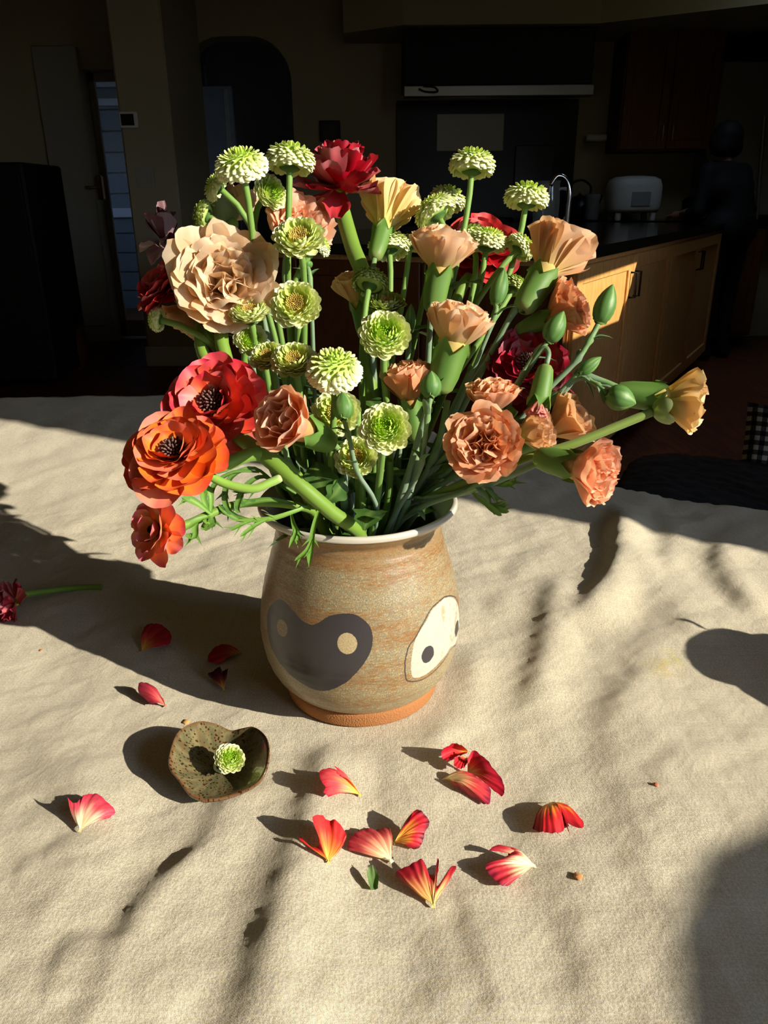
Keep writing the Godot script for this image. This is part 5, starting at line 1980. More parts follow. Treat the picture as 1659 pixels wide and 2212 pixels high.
	for i in 2:
		mb = MB.new()
		box(mb, Vector3(s0.x - 0.98 + 0.49 * i, 0.12, -4.4), Vector3(s0.x - 0.51 + 0.49 * i, s0.y - 0.06, -4.385), 0.006)
		wpart("door", mb, mat("black wood"), t)
	var jp := wz(142, 700, -4.9)
	jp.y = 0.0
	t = thing("floor_jar", jp, "round dull red-brown jar on the floor by the white door", "jar")
	mb = MB.new()
	lathe(mb, spline([V(0.001, 0.002), V(0.08, 0.0), V(0.12, 0.06), V(0.135, 0.18), V(0.11, 0.30), V(0.07, 0.36), V(0.08, 0.38), V(0.06, 0.37)], 4), 28, [Color.WHITE])
	part("body", mb.done(), mat("red clay", Color(0.30, 0.10, 0.06), 0.6), t)

func make_chairs() -> void:
	var blackf := mat("black fabric", Color(0.022, 0.022, 0.026), 0.95, {"rim": 0.2})
	var wood := mat("dark chair wood", Color(0.10, 0.06, 0.04), 0.5)
	var s := level(1632, 1076, 0.50)
	var bx := Basis(Vector3.UP, -0.45)
	var t := thing("dining_chair", Vector3(s.x, 0, s.z), "dark dining chair with a shaggy black seat, at the right edge of the table", "chair")
	var mb := MB.new()
	var xf := Transform3D(bx, Vector3.ZERO)
	var p := PackedVector3Array()
	var c := PackedColorArray()
	var n := 44
	for j in n + 1:
		for i in n + 1:
			var u := 2.0 * i / n - 1.0
			var v := 2.0 * j / n - 1.0
			var r := pow(pow(absf(u), 5.0) + pow(absf(v), 5.0), 0.2)
			var y := 0.47 + 0.055 * sqrt(maxf(0.0, 1.0 - pow(r, 4.0))) + 0.006 * rng.randf() * (1.0 if r < 1.0 else 3.0)
			if r > 1.0:
				y = 0.45
			var w := 1.0 if r <= 1.0 else 1.0 / r
			p.append(xf * Vector3(u * w * (0.30 + 0.004 * rng.randf()), y, v * w * (0.27 + 0.004 * rng.randf())))
			c.append(Color.WHITE)
	mb.grid(p, c, n + 1, n + 1)
	part("seat", mb.done(), blackf, t)
	mb = MB.new()
	box(mb, Vector3(-0.26, 0.41, -0.23), Vector3(0.26, 0.462, 0.23), 0.01, xf)
	part("frame", mb.done(), wood, t)
	for q in [[-0.23, -0.2], [0.23, -0.2], [-0.23, 0.2], [0.23, 0.2]]:
		mb = MB.new()
		tube(mb, [xf * Vector3(q[0] * 1.06, 0, q[1] * 1.06), xf * Vector3(q[0], 0.2, q[1]), xf * Vector3(q[0], 0.42, q[1])], [0.014, 0.018, 0.02], 10, [Color.WHITE])
		part("leg", mb.done(), wood, t)
	mb = MB.new()
	for k in [-0.24, 0.24]:
		tube(mb, spline([xf * Vector3(0.25, 0.42, k), xf * Vector3(0.29, 0.7, k), xf * Vector3(0.34, 0.95, k)], 4), [0.016], 10, [Color.WHITE])
	box(mb, Vector3(0.28, 0.72, -0.25), Vector3(0.33, 0.94, 0.25), 0.012, xf)
	part("backrest", mb.done(), wood, t)
	# checked cushion
	var cs := level(1650, 1040, 0.53)
	mb = MB.new()
	p = PackedVector3Array()
	c = PackedColorArray()
	var uvs := PackedVector2Array()
	n = 24
	for half in 2:
		for j in n + 1:
			for i in n + 1:
				var u := 2.0 * i / n - 1.0
				var v := 2.0 * j / n - 1.0
				var e := (1.0 - u * u) * (1.0 - v * v)
				var y := 0.055 * pow(maxf(e, 0.0), 0.35) * (1.0 if half == 0 else -1.0)
				p.append(Vector3(u * 0.19 * (1.0 - 0.06 * (1.0 - v * v)), v * 0.19 * (1.0 - 0.06 * (1.0 - u * u)), y))
				c.append(Color.WHITE)
				uvs.append(Vector2(u, v) * 8.0)
	var front := MB.new()
	front.grid(p.slice(0, (n + 1) * (n + 1)), c.slice(0, (n + 1) * (n + 1)), n + 1, n + 1, false, uvs.slice(0, (n + 1) * (n + 1)))
	front.grid(p.slice((n + 1) * (n + 1)), c.slice((n + 1) * (n + 1)), n + 1, n + 1, false, uvs.slice((n + 1) * (n + 1)))
	var im := Image.create(64, 64, false, Image.FORMAT_RGB8)
	im.fill(Color(0.02, 0.02, 0.02))
	im.fill_rect(Rect2i(0, 0, 32, 32), Color(0.75, 0.73, 0.7))
	im.fill_rect(Rect2i(32, 0, 32, 32), Color(0.28, 0.27, 0.27))
	im.fill_rect(Rect2i(0, 32, 32, 32), Color(0.28, 0.27, 0.27))
	var cm := mat("checked cloth", Color.WHITE, 0.9)
	cm.albedo_texture = ImageTexture.create_from_image(im)
	var cf2 := Transform3D(Basis(Vector3.UP, -0.5) * Basis(Vector3.RIGHT, -0.45), cs + Vector3(0.19, -0.06, -0.10))
	for i in front.v.size():
		front.v[i] = cf2 * front.v[i]
		front.n[i] = cf2.basis * front.n[i]
	lone("cushion", front, cm, cs, "black and white checked cushion leaning on the dark chair at the right edge", "cushion")
	# things outside the frame whose shadows fall into it
	t = thing("armchair", Vector3(1.036, 0, 0.676), "tall round-backed dark chair at the table's sunny side, outside the picture", "chair")
	var cb := Basis(SUN_AZ.cross(Vector3.UP).normalized(), Vector3.UP, SUN_AZ)
	var xb := Transform3D(cb, Vector3.ZERO)
	var poly := PackedVector2Array()
	poly.append(V(-0.26, 0.5))
	poly.append(V(0.26, 0.5))
	for i in 17:
		var a := PI * i / 16.0
		poly.append(V(0.27 * cos(a), 1.02 + 0.27 * sin(a)))
	mb = MB.new()
	prism(mb, poly, 0.2, 0.25, xb)
	part("backrest", mb.done(), blackf, t)
	mb = MB.new()
	box(mb, Vector3(-0.23, 0.42, -0.22), Vector3(0.23, 0.49, 0.25), 0.02, xb)
	part("seat", mb.done(), blackf, t)
	for q in [[-0.2, -0.19], [0.2, -0.19], [-0.2, 0.22], [0.2, 0.22]]:
		mb = MB.new()
		tube(mb, [xb * Vector3(q[0], 0, q[1]), xb * Vector3(q[0], 0.43, q[1])], [0.016], 10, [Color.WHITE])
		part("leg", mb.done(), wood, t)
	t = thing("round_jar", Vector3(0.525, TY, 0.09), "round grey ceramic jar with a leaf sprig, on the cloth beyond the right edge", "jar")
	mb = MB.new()
	lathe(mb, spline([V(0.001, 0.002), V(0.045, 0.0), V(0.062, 0.02), V(0.07, 0.055), V(0.06, 0.09), V(0.04, 0.105), V(0.042, 0.115), V(0.03, 0.11)], 4), 36, [Color.WHITE])
	part("body", mb.done(), mat("grey ceramic", Color(0.45, 0.45, 0.44), 0.4), t)
	part("leaf", leaf_mesh(0.045, 0.010, MUM).done(), leaf_mat(), t, Transform3D(Basis(Vector3(0, 0, 1), 1.1), Vector3(-0.03, 0.085, -0.05)))

# ------------------------------------------------------------------ the bouquet
func P3(a: Array) -> Array:
	var o := []
	for q in a:
		o.append(at(q[0], q[1], q[2]))
	return o

func make_flowers() -> void:
	# button chrysanthemums
	pom("full green button chrysanthemum, topmost at the left, its lime centre turned up to the viewer", 521, 356, 108, dirv(-0.12, 0.78, 0.62), "D")
	pom("green chrysanthemum seen from the side, just right of the topmost left one", 627, 343, 100, dirv(0.05, 0.96, 0.12), "D")
	pom("small green chrysanthemum peeking out left of and below the topmost left one", 466, 402, 62, dirv(-0.7, 0.45, 0.2), "D", 0.50)
	pom("green chrysanthemum facing right, below the topmost left one and left of the apricot carnation", 582, 416, 76, dirv(0.5, 0.1, 0.6), "O", 0.52)
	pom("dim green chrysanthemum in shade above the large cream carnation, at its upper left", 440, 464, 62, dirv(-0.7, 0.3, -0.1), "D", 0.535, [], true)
	pom("open green chrysanthemum with a yellow eye, to the right of the large cream carnation", 646, 519, 107, dirv(-0.05, 0.45, 0.86), "Y")
	pom("green chrysanthemum half hidden at the right behind the open one beside the cream carnation", 692, 528, 52, dirv(0.6, 0.5, 0.1), "D", 0.50)
	pom("pale green chrysanthemum with a brown-gold eye, below and right of the cream carnation", 638, 661, 103, dirv(0.0, 0.25, 0.96), "Y")
	pom("flat green chrysanthemum with a brown eye, just under the large cream carnation", 540, 678, 82, dirv(-0.05, 0.66, 0.70), "Y", 0.485)
	pom("small green chrysanthemum facing sideways, above the right shoulder of the red-orange ranunculus", 541, 733, 68, dirv(0.35, -0.15, 0.8), "O", 0.50)
	pom("green button chrysanthemum on a tall stem, topmost of those at the right", 1020, 353, 93, dirv(0.05, 0.98, 0.12), "D")
	pom("full green button chrysanthemum on a long slanting stem, rightmost of the tall ones", 1138, 424, 92, dirv(0.10, 0.95, 0.18), "D")
	pom("green chrysanthemum partly hidden behind its twin, left of the topmost right one", 968, 428, 74, dirv(0.25, 0.92, 0.0), "D", 0.575)
	pom("green chrysanthemum tilted left with its dark underside showing, above the upright peach carnation", 938, 455, 88, dirv(-0.5, 0.78, -0.12), "D", 0.545)
	pom("green chrysanthemum seen from below, between the pale yellow carnation and the upright peach one", 840, 530, 84, dirv(-0.08, 0.96, -0.16), "D", 0.56)
	pom("small green chrysanthemum tucked against the left of the upright peach carnation", 886, 525, 54, dirv(0.1, 0.95, 0.0), "D", 0.575)
	pom("green chrysanthemum in front of the red ranunculus, hidden behind its fuller neighbour", 1018, 506, 62, dirv(-0.25, 0.92, 0.0), "D", 0.565)
	pom("green button chrysanthemum in front of the red ranunculus at the upper right", 1052, 520, 84, dirv(0.1, 0.95, 0.12), "D", 0.55)
	pom("green chrysanthemum leaning right, against the tall peach carnation at the upper right", 1126, 532, 62, dirv(0.62, 0.62, -0.1), "D", 0.545)
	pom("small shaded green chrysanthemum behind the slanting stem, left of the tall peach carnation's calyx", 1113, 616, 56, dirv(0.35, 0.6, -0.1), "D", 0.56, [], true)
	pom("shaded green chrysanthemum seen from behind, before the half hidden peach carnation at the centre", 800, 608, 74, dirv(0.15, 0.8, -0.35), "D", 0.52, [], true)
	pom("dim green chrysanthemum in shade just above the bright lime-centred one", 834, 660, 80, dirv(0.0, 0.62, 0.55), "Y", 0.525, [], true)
	pom("large green chrysanthemum with a bright lime centre, at the very middle of the bouquet", 831, 726, 112, dirv(0.06, 0.36, 0.92), "O", 0.45)
	pom("largest lime-centred green chrysanthemum, left of centre, its centre turned upward", 722, 797, 114, dirv(0.02, 0.68, 0.72), "D", 0.445)
	pom("open green chrysanthemum with a dark eye, left of the largest lime-centred one", 635, 782, 92, dirv(-0.08, 0.52, 0.80), "Y", 0.475)
	pom("green chrysanthemum half covered by its open neighbour, nearest to the red-orange ranunculus", 578, 772, 72, dirv(-0.2, 0.5, 0.8), "Y", 0.49)
	pom("green chrysanthemum behind the round green bud left of centre", 726, 892, 98, dirv(0.05, 0.05, 0.98), "Y", 0.475)
	pom("green chrysanthemum with a dark-holed lime centre, lowest large one in front", 832, 926, 107, dirv(0.05, 0.22, 0.97), "O", 0.43)
	pom("low green chrysanthemum half hidden by crossing stems, above the vase rim", 770, 990, 88, dirv(-0.12, 0.25, 0.92), "Y", 0.47)
	pom("small green chrysanthemum turned away to the left, below the dark red ranunculus", 338, 690, 50, dirv(-0.88, 0.15, -0.05), "D", 0.50, [], false)

	# carnations
	carnation("large full cream-peach carnation facing the viewer at the upper left", at(487, 622, 0.505), at(480, 572, 0.462), 218, "cream", true, [], {"calyx_r": 0.0075})
	carnation("apricot carnation facing up and right, below the crimson bloom", at(640, 500, 0.545), at(668, 436, 0.515), 132, "apricot", true)
	carnation("pale yellow carnation seen from behind, right of the crimson bloom", at(826, 498, 0.55), at(846, 424, 0.562), 76, "yellow", false, [], {"calyx": 0.026, "fan": true})
	carnation("upright peach carnation with a long green calyx, right of the centre top", at(948, 588, 0.50), at(962, 502, 0.495), 130, "peach", false, P3([[930, 690, 0.50]]), {"open": 0.95, "calyx": 0.026, "calyx_r": 0.0082})
	carnation("upright peach carnation below the taller upright one, with a broad green calyx", at(975, 752, 0.47), at(1000, 664, 0.465), 112, "peach", false, P3([[930, 860, 0.465]]), {"calyx": 0.028, "calyx_r": 0.0100})
	carnation("small peach carnation opening upward at the centre, behind a round green bud", at(887, 872, 0.485), at(876, 790, 0.48), 96, "tan", false, [], {"open": 0.85})
	carnation("peach carnation lying sideways, opening to the left, right of the red-orange ranunculus", at(652, 926, 0.442), at(594, 897, 0.424), 104, "apricot", false, [], {"calyx": 0.028, "calyx_r": 0.0088, "loose": true})
	carnation("brownish peach carnation with deep folded petals, facing the viewer at the lower right", at(1050, 965, 0.455), at(1038, 942, 0.425), 156, "tan", true)
	carnation("tan-peach carnation behind and above the deep folded one", at(1062, 890, 0.475), at(1066, 826, 0.468), 104, "tan")
	carnation("tall peach carnation fanned out to the right, uppermost at the right side", at(1172, 598, 0.50), at(1220, 520, 0.505), 124, "peach", false, P3([[1100, 690, 0.50]]), {"calyx": 0.028, "calyx_r": 0.0092, "fan": true})
	carnation("peach carnation facing right, below the tall fanned one", at(1186, 686, 0.50), at(1256, 652, 0.49), 118, "tan", false, [], {"calyx": 0.024})
	carnation("half open peach carnation under the hanging wilted bud", at(1118, 938, 0.475), at(1186, 926, 0.465), 76, "peach", false, [], {"open": 0.8})
	carnation("peach carnation with ruffled edge, below the burgundy ranunculus at the right", at(1180, 936, 0.49), at(1258, 892, 0.48), 112, "peach", false, [], {"fan": true})
	carnation("salmon-peach carnation lowest at the right, opening toward the right", at(1236, 1006, 0.445), at(1318, 1026, 0.432), 112, "pink", false, P3([[1160, 1002, 0.455], [1010, 1062, 0.475]]), {"calyx": 0.024, "calyx_r": 0.0082})
	carnation("pale yellow carnation farthest to the right, on a long sideways stem", at(1420, 858, 0.47), at(1512, 868, 0.465), 122, "yellow", false, P3([[1340, 840, 0.47], [1255, 815, 0.475], [1190, 870, 0.48], [1050, 1010, 0.49]]), {"calyx": 0.026, "calyx_r": 0.0086, "skip": 0.22, "fan": true})
	carnation("peach carnation half hidden in the upper middle, behind a shaded chrysanthemum", at(778, 660, 0.545), at(766, 592, 0.54), 96, "peach", false, [], {"open": 0.9})
	carnation("beige carnation in shade hanging behind the thick stems, below the large cream one", at(430, 660, 0.52), at(392, 706, 0.525), 92, "cream", false, [], {"open": 1.1, "fan": true})

	# ranunculus
	ranunculus("bright orange ranunculus with a dark stamen heart, lowest large bloom at the left", at(366, 962, 0.425), 208, dirv(-0.14, 0.55, 0.82), "orange", stem_path(at(420, 985, 0.445), dirv(-0.5, 0.1, 0.6), P3([[470, 1008, 0.445], [555, 982, 0.46], [640, 1030, 0.475]])), {"spin": 0.6, "skip": 0.03})
	ranunculus("red-orange ranunculus with a dark heart, behind the bright orange one", at(452, 862, 0.465), 214, dirv(-0.16, 0.28, 0.95), "coral", stem_path(at(490, 925, 0.48), dirv(-0.4, 0.6, 0.3), P3([[545, 965, 0.465], [640, 1042, 0.458], [715, 1106, 0.470], [778, 1160, 0.492]])), {"stem_r": 0.0046, "skip": 0.04, "ruf": 0.06})
	ranunculus("small salmon ranunculus hanging low at the far left, turned to the left", at(322, 1143, 0.43), 146, dirv(-0.55, 0.12, 0.8), "salmon", stem_path(at(362, 1140, 0.44), dirv(-0.95, -0.05, 0.1), P3([[405, 1132, 0.45], [520, 1088, 0.47], [650, 1095, 0.485]])), {"nocentre": true, "stem_r": 0.0026, "rings": [[7, 0.95, 1.9, 1.5, 0.44], [7, 0.95, 1.6, 1.1, 0.42], [6, 0.85, 1.2, 0.6, 0.40], [5, 0.6, 0.9, 0.2, 0.36]]})
	ranunculus("dark red ranunculus in half shade, behind the left side of the cream carnation", at(338, 602, 0.50), 132, dirv(-0.45, 0.45, 0.5), "red", stem_path(at(380, 640, 0.52), dirv(-0.5, 0.6, 0.0)), {"stem_r": 0.003, "ruf": 0.06})
	ranunculus("withered dark burgundy ranunculus standing at the upper left edge", at(356, 500, 0.53), 124, dirv(-0.15, 0.85, 0.2), "wilted", stem_path(at(372, 560, 0.535), dirv(-0.15, 0.9, 0.0), P3([[430, 690, 0.52], [458, 800, 0.50]])), {"stem_r": 0.0042, "ruf": 0.10, "serr": 0.03, "nocentre": true, "rings": [[5, 1.0, 2.4, 2.2, 0.5], [5, 0.95, 1.6, 1.9, 0.5], [5, 1.0, 0.7, 0.2, 0.45], [4, 0.8, 0.4, -0.2, 0.4], [4, 1.2, 0.2, -0.25, 0.3]]})
	ranunculus("large ragged crimson bloom at the top of the bouquet", at(738, 372, 0.545), 176, dirv(0.1, 0.86, 0.42), "crimson", stem_path(at(735, 440, 0.55), dirv(-0.25, 0.9, 0.1), P3([[762, 535, 0.535], [786, 600, 0.525], [795, 700, 0.555], [800, 900, 0.56]])), {"stem_r": 0.0056, "ruf": 0.07, "serr": 0.05, "nocentre": true, "round": 0.2, "rings": [[4, 1.0, 2.5, 2.1, 0.34], [9, 1.05, 1.9, 1.2, 0.40], [10, 1.05, 1.5, 0.7, 0.38], [10, 1.05, 1.1, 0.35, 0.36], [10, 1.02, 0.8, 0.1, 0.34], [8, 0.98, 0.5, -0.1, 0.3], [6, 0.9, 0.2, 0.0, 0.3]]})
	ranunculus("red ranunculus behind the green chrysanthemums, below the topmost right one", at(1044, 514, 0.58), 168, dirv(0.1, 0.5, 0.8), "red", stem_path(at(1020, 610, 0.58), dirv(0.1, 0.95, 0.1), P3([[990, 640, 0.57]])), {"stem_r": 0.004, "nocentre": true})
	ranunculus("burgundy ranunculus with a withered dark heart, among the stems at the right", at(1140, 776, 0.497), 172, dirv(-0.15, 0.35, 0.9), "burgundy", stem_path(at(1130, 840, 0.52), dirv(0.2, 0.7, 0.3)), {"ruf": 0.07, "serr": 0.03})
	ranunculus("pinkish red ragged bloom hanging behind the wilted bud, under the burgundy ranunculus", at(1212, 862, 0.505), 84, dirv(0.5, 0.1, 0.6), "burgundy", stem_path(at(1180, 880, 0.515), dirv(0.5, 0.2, 0.2)), {"stem_r": 0.002, "ruf": 0.08, "nocentre": true, "rings": [[6, 1.0, 1.2, 0.8, 0.45], [6, 0.9, 0.8, 0.3, 0.4]]})
	# fallen ranunculus at the left edge
	var fl := ranunculus("withered red ranunculus fallen on the cloth at the left edge, stem pointing right", tab(16, 1302, 0.018), 92, Vector3(-0.62, 0.3, 0.72).normalized(), "salmonred", [], {"nocentre": true, "ruf": 0.11, "serr": 0.05, "rings": [[7, 1.0, 1.8, 1.3, 0.42], [8, 1.0, 1.3, 0.8, 0.40], [8, 0.95, 0.9, 0.3, 0.36], [7, 0.9, 0.6, 0.0, 0.32], [5, 0.8, 0.3, -0.1, 0.3]]})
	var fs := MB.new()
	tube(fs, spline([tab(40, 1285, 0.012), tab(100, 1277, 0.007), tab(165, 1270, 0.0042), tab(220, 1268, 0.004)], 4), [0.0030], 12, stem_cols(RAN))
	wpart("stem", fs, stem_mat(), fl)
	# the back of a closed flower, and the furry bud at the far right
	var gb := at(494, 450, 0.545)
	var t := thing("ranunculus_bud", gb, "round grey-green closed bud with beige petals, behind the cream carnation", "flower bud")
	var mb := MB.new()
	for k in 5:
		var pt := petal({"len": 0.026, "wid": 0.013, "th0": 1.5, "th1": -0.5, "cup": 0.55, "round": 0.6, "claw": 0.4, "rb": 0.001, "c0": L(120, 140, 84), "c1": L(132, 144, 100), "c2": L(150, 150, 110)})
		var r := Transform3D(axis_basis(dirv(-0.2, 0.9, 0.2)) * Basis(Vector3.UP, TAU * k / 5.0), Vector3(0, -0.010, 0))
		part("sepal", pt.done(), leaf_mat(), t, r)
	for k in 6:
		var pt := petal({"len": 0.028, "wid": 0.012, "th0": 1.2, "th1": -0.25, "cup": 0.5, "round": 0.5, "claw": 0.4, "rb": 0.0, "c0": L(220, 196, 150), "c1": L(226, 196, 156), "c2": L(224, 190, 150)})
		part("petal", pt.done(), mat("ranunculus petal"), t, Transform3D(axis_basis(dirv(0.3, 0.9, 0.2)) * Basis(Vector3.UP, TAU * k / 6.0), Vector3(0.004, -0.008, -0.003)))
	mb = MB.new()
	tube(mb, stem_path(gb - dirv(-0.2, 0.9, 0.2) * 0.010, dirv(-0.1, 0.98, 0.0), P3([[488, 620, 0.52], [492, 790, 0.495]])), [0.0046], 12, stem_cols(RAN))
	wpart("stem", mb, stem_mat(), t)
	gb = at(1408, 890, 0.465)
	t = thing("ranunculus_bud", gb, "furry green cup at the end of a thick arched stem, under the rightmost carnation", "flower bud")
	for k in 6:
		var pt := petal({"len": 0.015, "wid": 0.0065, "th0": 1.4, "th1": 0.1, "cup": 0.4, "round": 0.5, "claw": 0.5, "rb": 0.001, "c0": L(132, 160, 84), "c1": L(140, 164, 100), "c2": L(170, 180, 130)})
		part("sepal", pt.done(), leaf_mat(), t, Transform3D(axis_basis(dirv(0.85, 0.2, 0.1)) * Basis(Vector3.UP, TAU * k / 6.0), Vector3.ZERO))
	mb = MB.new()
	tube(mb, stem_path(gb, dirv(0.9, 0.4, 0.0), P3([[1330, 922, 0.465], [1230, 962, 0.465], [1130, 992, 0.468], [1020, 1040, 0.475]])), [0.0028], 12, [L(120, 140, 70), L(112, 134, 56), L(108, 130, 50)])
	wpart("stem", mb, stem_mat(), t)

	# carnation buds
	bud("pointed green bud highest at the right, on a stem with a leafy joint", at(1294, 697, 0.47), at(1324, 614, 0.468), 46, P3([[1268, 745, 0.47], [1240, 785, 0.472], [1160, 865, 0.48], [1050, 985, 0.49]]), {"stem_r": 0.0017})
	bud("green bud in front of the peach carnations at the right, above the burgundy ranunculus", at(1184, 738, 0.47), at(1218, 672, 0.468), 46, P3([[1140, 790, 0.472], [1080, 880, 0.478]]))
	bud("pointed green bud right of the slanting chrysanthemum stem", at(1070, 658, 0.50), at(1090, 580, 0.50), 38, P3([[1055, 720, 0.50]]))
	bud("round green bud left of centre, in front of a chrysanthemum", at(743, 906, 0.45), at(739, 846, 0.452), 46, P3([[755, 950, 0.452], [772, 1020, 0.462], [815, 1110, 0.485]]))
	bud("round green bud at the centre on a pale jointed stem", at(930, 858, 0.455), at(932, 801, 0.456), 47, P3([[921, 920, 0.458], [905, 1020, 0.475]]))
	bud("narrow pale green bud between the central chrysanthemum and the upright carnations", at(885, 716, 0.51), at(888, 656, 0.51), 24, P3([[880, 780, 0.51]]))
	bud("plump green bud below the long calyx of the rightmost carnation", at(1312, 850, 0.462), at(1374, 872, 0.46), 56, P3([[1285, 828, 0.468], [1245, 818, 0.474], [1180, 880, 0.482]]))
	bud("small opened green tip on the sideways stem, below the highest right bud", at(1252, 806, 0.472), at(1299, 771, 0.470), 30, P3([[1235, 822, 0.475], [1160, 890, 0.484]]))
	bud("small green bud low at the right, under the deep folded carnation", at(1052, 1034, 0.455), at(1086, 1008, 0.45), 34, P3([[1010, 1060, 0.47]]))
	bud("small dark bud between two chrysanthemum stems at the upper left", at(664, 580, 0.505), at(662, 556, 0.505), 25, P3([[672, 640, 0.505]]))
	# the wilted bud
	t = thing("carnation_bud", at(1178, 778, 0.465), "wilted bud hanging upside down with a pink ruffled tip, in front of the burgundy ranunculus", "flower bud")
	var wb := at(1180, 788, 0.465)
	var we := at(1164, 868, 0.462)
	var wa := (we - wb).normalized()
	var wxf := Transform3D(axis_basis(wa), we - t.position)
	part("calyx", calyx_mesh(we.distance_to(wb), 0.0062).done(), leaf_mat(), t, wxf)
	for k in 9:
		var pt := petal({"len": 0.0105 * rng.randf_range(0.85, 1.1), "wid": 0.0055, "th0": 0.5, "th1": 0.15 + 0.3 * (k % 2), "cup": 0.4, "ruf": 0.0016, "rk": 6.0, "serr": 0.05, "rb": 0.0012, "round": 0.2, "c0": L(226, 180, 130), "c1": L(226, 140, 130), "c2": L(232, 168, 160)})
		part("petal", pt.done(), mat("carnation petal"), t, wxf * Transform3D(Basis(Vector3.UP, TAU * k / 9.0), Vector3(0, -0.001, 0)))
	mb = MB.new()
	tube(mb, spline([wb, at(1185, 762, 0.466), at(1170, 756, 0.468), at(1120, 830, 0.475), at(1060, 930, 0.482), mouth(at(1050, 1000, 0.49))], 4), [0.0016], 10, stem_cols(CARN))
	wpart("stem", mb, stem_mat(), t)

	# bare stems and leaves inside the bouquet
	var n := 0
	for k in 26:
		var a := rng.randf() * TAU
		var e := Vector3(cos(a), 0, sin(a)) * sqrt(rng.randf()) * 0.040
		var up := Vector3(e.x * 1.3, rng.randf_range(0.03, 0.075), e.z * 1.0 - 0.02)
		var top := Vector3(0, TY + 0.15, 0) + e * 0.7 + up
		var kind := CARN if k % 2 == 0 else MUM
		t = thing("green_stem", Vector3(-e.x * 0.7, TY + 0.02, -e.z * 0.7), "bare green stem with leaves, standing among the others in the vase mouth", "stem", "bare green stems in the vase mouth")
		var m := Vector3(e.x, TY + 0.148, e.z)
		add_stem(t, spline([top, top.lerp(m, 0.5) + Vector3(e.x * 0.2, 0, e.z * 0.2), m, m.lerp(t.position, 0.5), t.position], 4), rng.randf_range(0.0013, 0.0022), kind, 3)
	# feathery ranunculus leaves at the left and right of the rim
	var g1 := L(96, 140, 52)
	var g2 := L(72, 112, 46)
	t = thing("ranunculus_leaf", at(690, 1090, 0.47), "long feathery green leaf hanging over the front of the vase rim", "leaf")
	frond(t, [[700, 1078, 0.472], [686, 1110, 0.462], [676, 1150, 0.458], [672, 1190, 0.458], [667, 1226, 0.460]], 0.0017, g1)
	frond(t, [[675, 1160, 0.458], [662, 1190, 0.456], [636, 1212, 0.456]], 0.0013, g1)
	t = thing("ranunculus_leaf", at(670, 1095, 0.47), "pale green forked leaf strand reaching left across the vase rim", "leaf")
	frond(t, [[690, 1085, 0.472], [640, 1104, 0.462], [580, 1122, 0.458], [500, 1124, 0.458]], 0.0016, L(116, 156, 66))
	frond(t, [[580, 1121, 0.458], [550, 1136, 0.455], [518, 1160, 0.452]], 0.0014, g1)
	frond(t, [[552, 1122, 0.458], [520, 1134, 0.456], [498, 1146, 0.455]], 0.0012, g1)
	t = thing("ranunculus_leaf", at(640, 1120, 0.46), "short drooping green leaf on the vase rim, left of the hanging one", "leaf")
	frond(t, [[628, 1105, 0.475], [634, 1130, 0.465], [638, 1150, 0.462], [624, 1184, 0.460]], 0.0017, g1)
	frond(t, [[634, 1128, 0.466], [644, 1150, 0.463], [643, 1168, 0.462]], 0.0014, g1)
	t = thing("ranunculus_leaf", at(430, 1095, 0.45), "bright feathery leaf cluster right of the small salmon ranunculus", "leaf")
	for q in [[[455, 1110, 0.455], [430, 1090, 0.45], [405, 1078, 0.447], [393, 1084, 0.446]], [[452, 1112, 0.455], [440, 1080, 0.452], [438, 1060, 0.45], [424, 1064, 0.45]], [[450, 1115, 0.455], [425, 1125, 0.45], [400, 1138, 0.447], [382, 1120, 0.446]], [[452, 1114, 0.455], [425, 1130, 0.452], [420, 1158, 0.45], [400, 1156, 0.45]], [[455, 1108, 0.456], [455, 1070, 0.455], [440, 1050, 0.455], [446, 1066, 0.455]], [[450, 1118, 0.455], [440, 1140, 0.452], [452, 1130, 0.45], [438, 1124, 0.45]]]:
		frond(t, q, 0.0023, L(96, 138, 52))
	t = thing("ranunculus_leaf", at(520, 1060, 0.46), "dark looping feathery leaf between the orange ranunculus and the vase", "leaf")
	for q in [[[560, 1020, 0.465], [505, 1020, 0.462], [462, 1050, 0.46], [455, 1100, 0.46], [462, 1130, 0.46], [452, 1140, 0.46]], [[600, 1050, 0.47], [550, 1012, 0.466], [500, 1030, 0.462], [486, 1075, 0.462], [500, 1110, 0.462], [540, 1120, 0.462]], [[620, 1060, 0.47], [570, 1030, 0.466], [530, 1052, 0.463], [512, 1095, 0.463], [520, 1108, 0.463]], [[640, 1066, 0.472], [590, 1042, 0.468], [540, 1060, 0.466], [500, 1062, 0.464]], [[560, 1120, 0.463], [520, 1124, 0.462], [490, 1108, 0.460], [470, 1090, 0.46]], [[640, 1090, 0.472], [590, 1080, 0.467], [540, 1086, 0.465], [505, 1100, 0.463]]]:
		frond(t, q, 0.0019, g2)
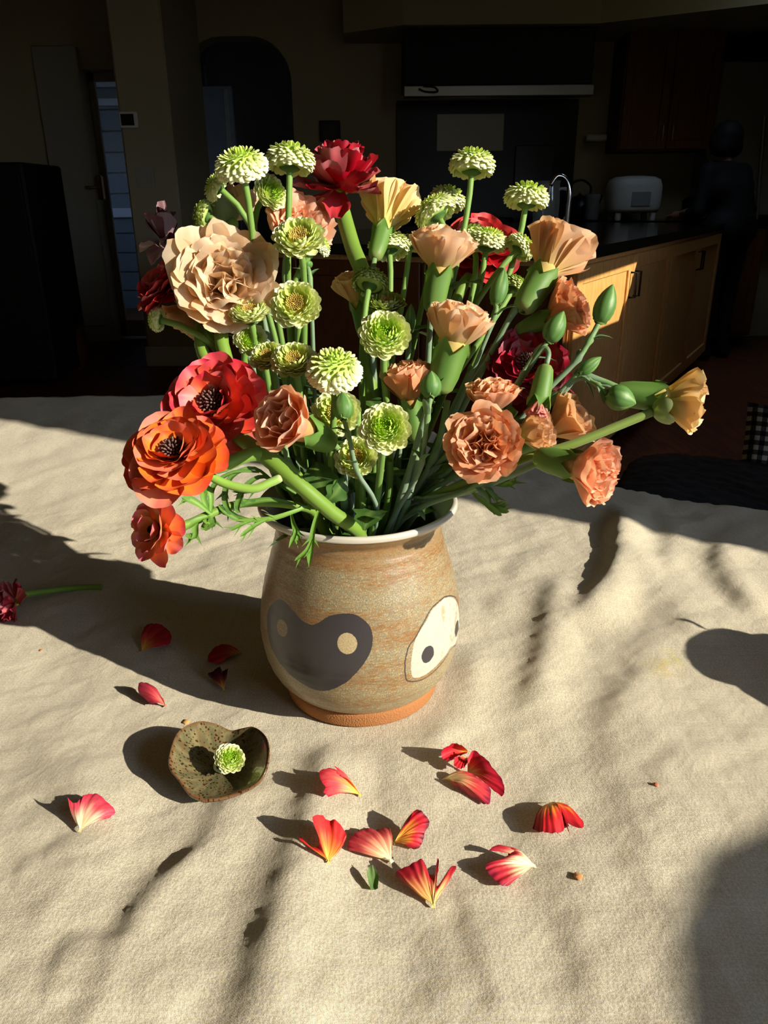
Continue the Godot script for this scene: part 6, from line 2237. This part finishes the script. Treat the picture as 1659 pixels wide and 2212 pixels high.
	t = thing("ranunculus_leaf", at(1020, 1060, 0.47), "green divided leaf reaching out over the right side of the vase rim", "leaf")
	for q in [[[985, 1066, 0.48], [1030, 1050, 0.472], [1075, 1042, 0.468], [1112, 1026, 0.466]], [[1040, 1048, 0.471], [1080, 1034, 0.468], [1100, 1022, 0.467]], [[1060, 1045, 0.47], [1095, 1046, 0.467], [1116, 1036, 0.466]], [[1015, 1056, 0.474], [1040, 1080, 0.468], [1070, 1094, 0.466], [1098, 1088, 0.465]], [[1035, 1076, 0.469], [1060, 1096, 0.466], [1084, 1114, 0.464]], [[1030, 1070, 0.47], [1070, 1096, 0.466], [1100, 1106, 0.464]], [[1045, 1050, 0.47], [1062, 1066, 0.468], [1078, 1080, 0.467]], [[1050, 1048, 0.47], [1052, 1064, 0.469], [1060, 1074, 0.468]]]:
		frond(t, q, 0.0019, L(100, 138, 64))
	t = thing("chrysanthemum_leaf", at(700, 1045, 0.475), "bright lobed leaf below the low chrysanthemum, above the vase rim", "leaf")
	part("blade", leaf_mesh(0.028, 0.012, MUM).done(), leaf_mat(), t, Transform3D(axis_basis(dirv(-0.3, 0.8, 0.5)), at(705, 1085, 0.475) - t.position))
	part("blade", leaf_mesh(0.02, 0.008, MUM).done(), leaf_mat(), t, Transform3D(axis_basis(dirv(0.7, 0.5, 0.5)), at(705, 1085, 0.475) - t.position))
	# the cut stub of a side stem
	t = thing("cut_stem", at(455, 1030, 0.45), "bright green side stem with a pale cut end, under the orange ranunculus stem", "stem")
	mb = MB.new()
	tube(mb, spline(P3([[450, 1026, 0.448], [490, 1046, 0.45], [545, 1056, 0.452], [585, 1042, 0.455], [606, 1032, 0.457]]), 4), [0.0026], 12, [L(120, 158, 56), L(122, 160, 58), L(124, 162, 60), L(124, 162, 60), L(126, 162, 62), L(126, 162, 62), L(128, 164, 66), L(128, 164, 66), L(128, 164, 66), L(130, 164, 68), L(130, 164, 68), L(132, 166, 70), L(134, 168, 74), L(136, 168, 76), L(140, 172, 84), L(176, 190, 126)])
	wpart("stem", mb, stem_mat(), t)
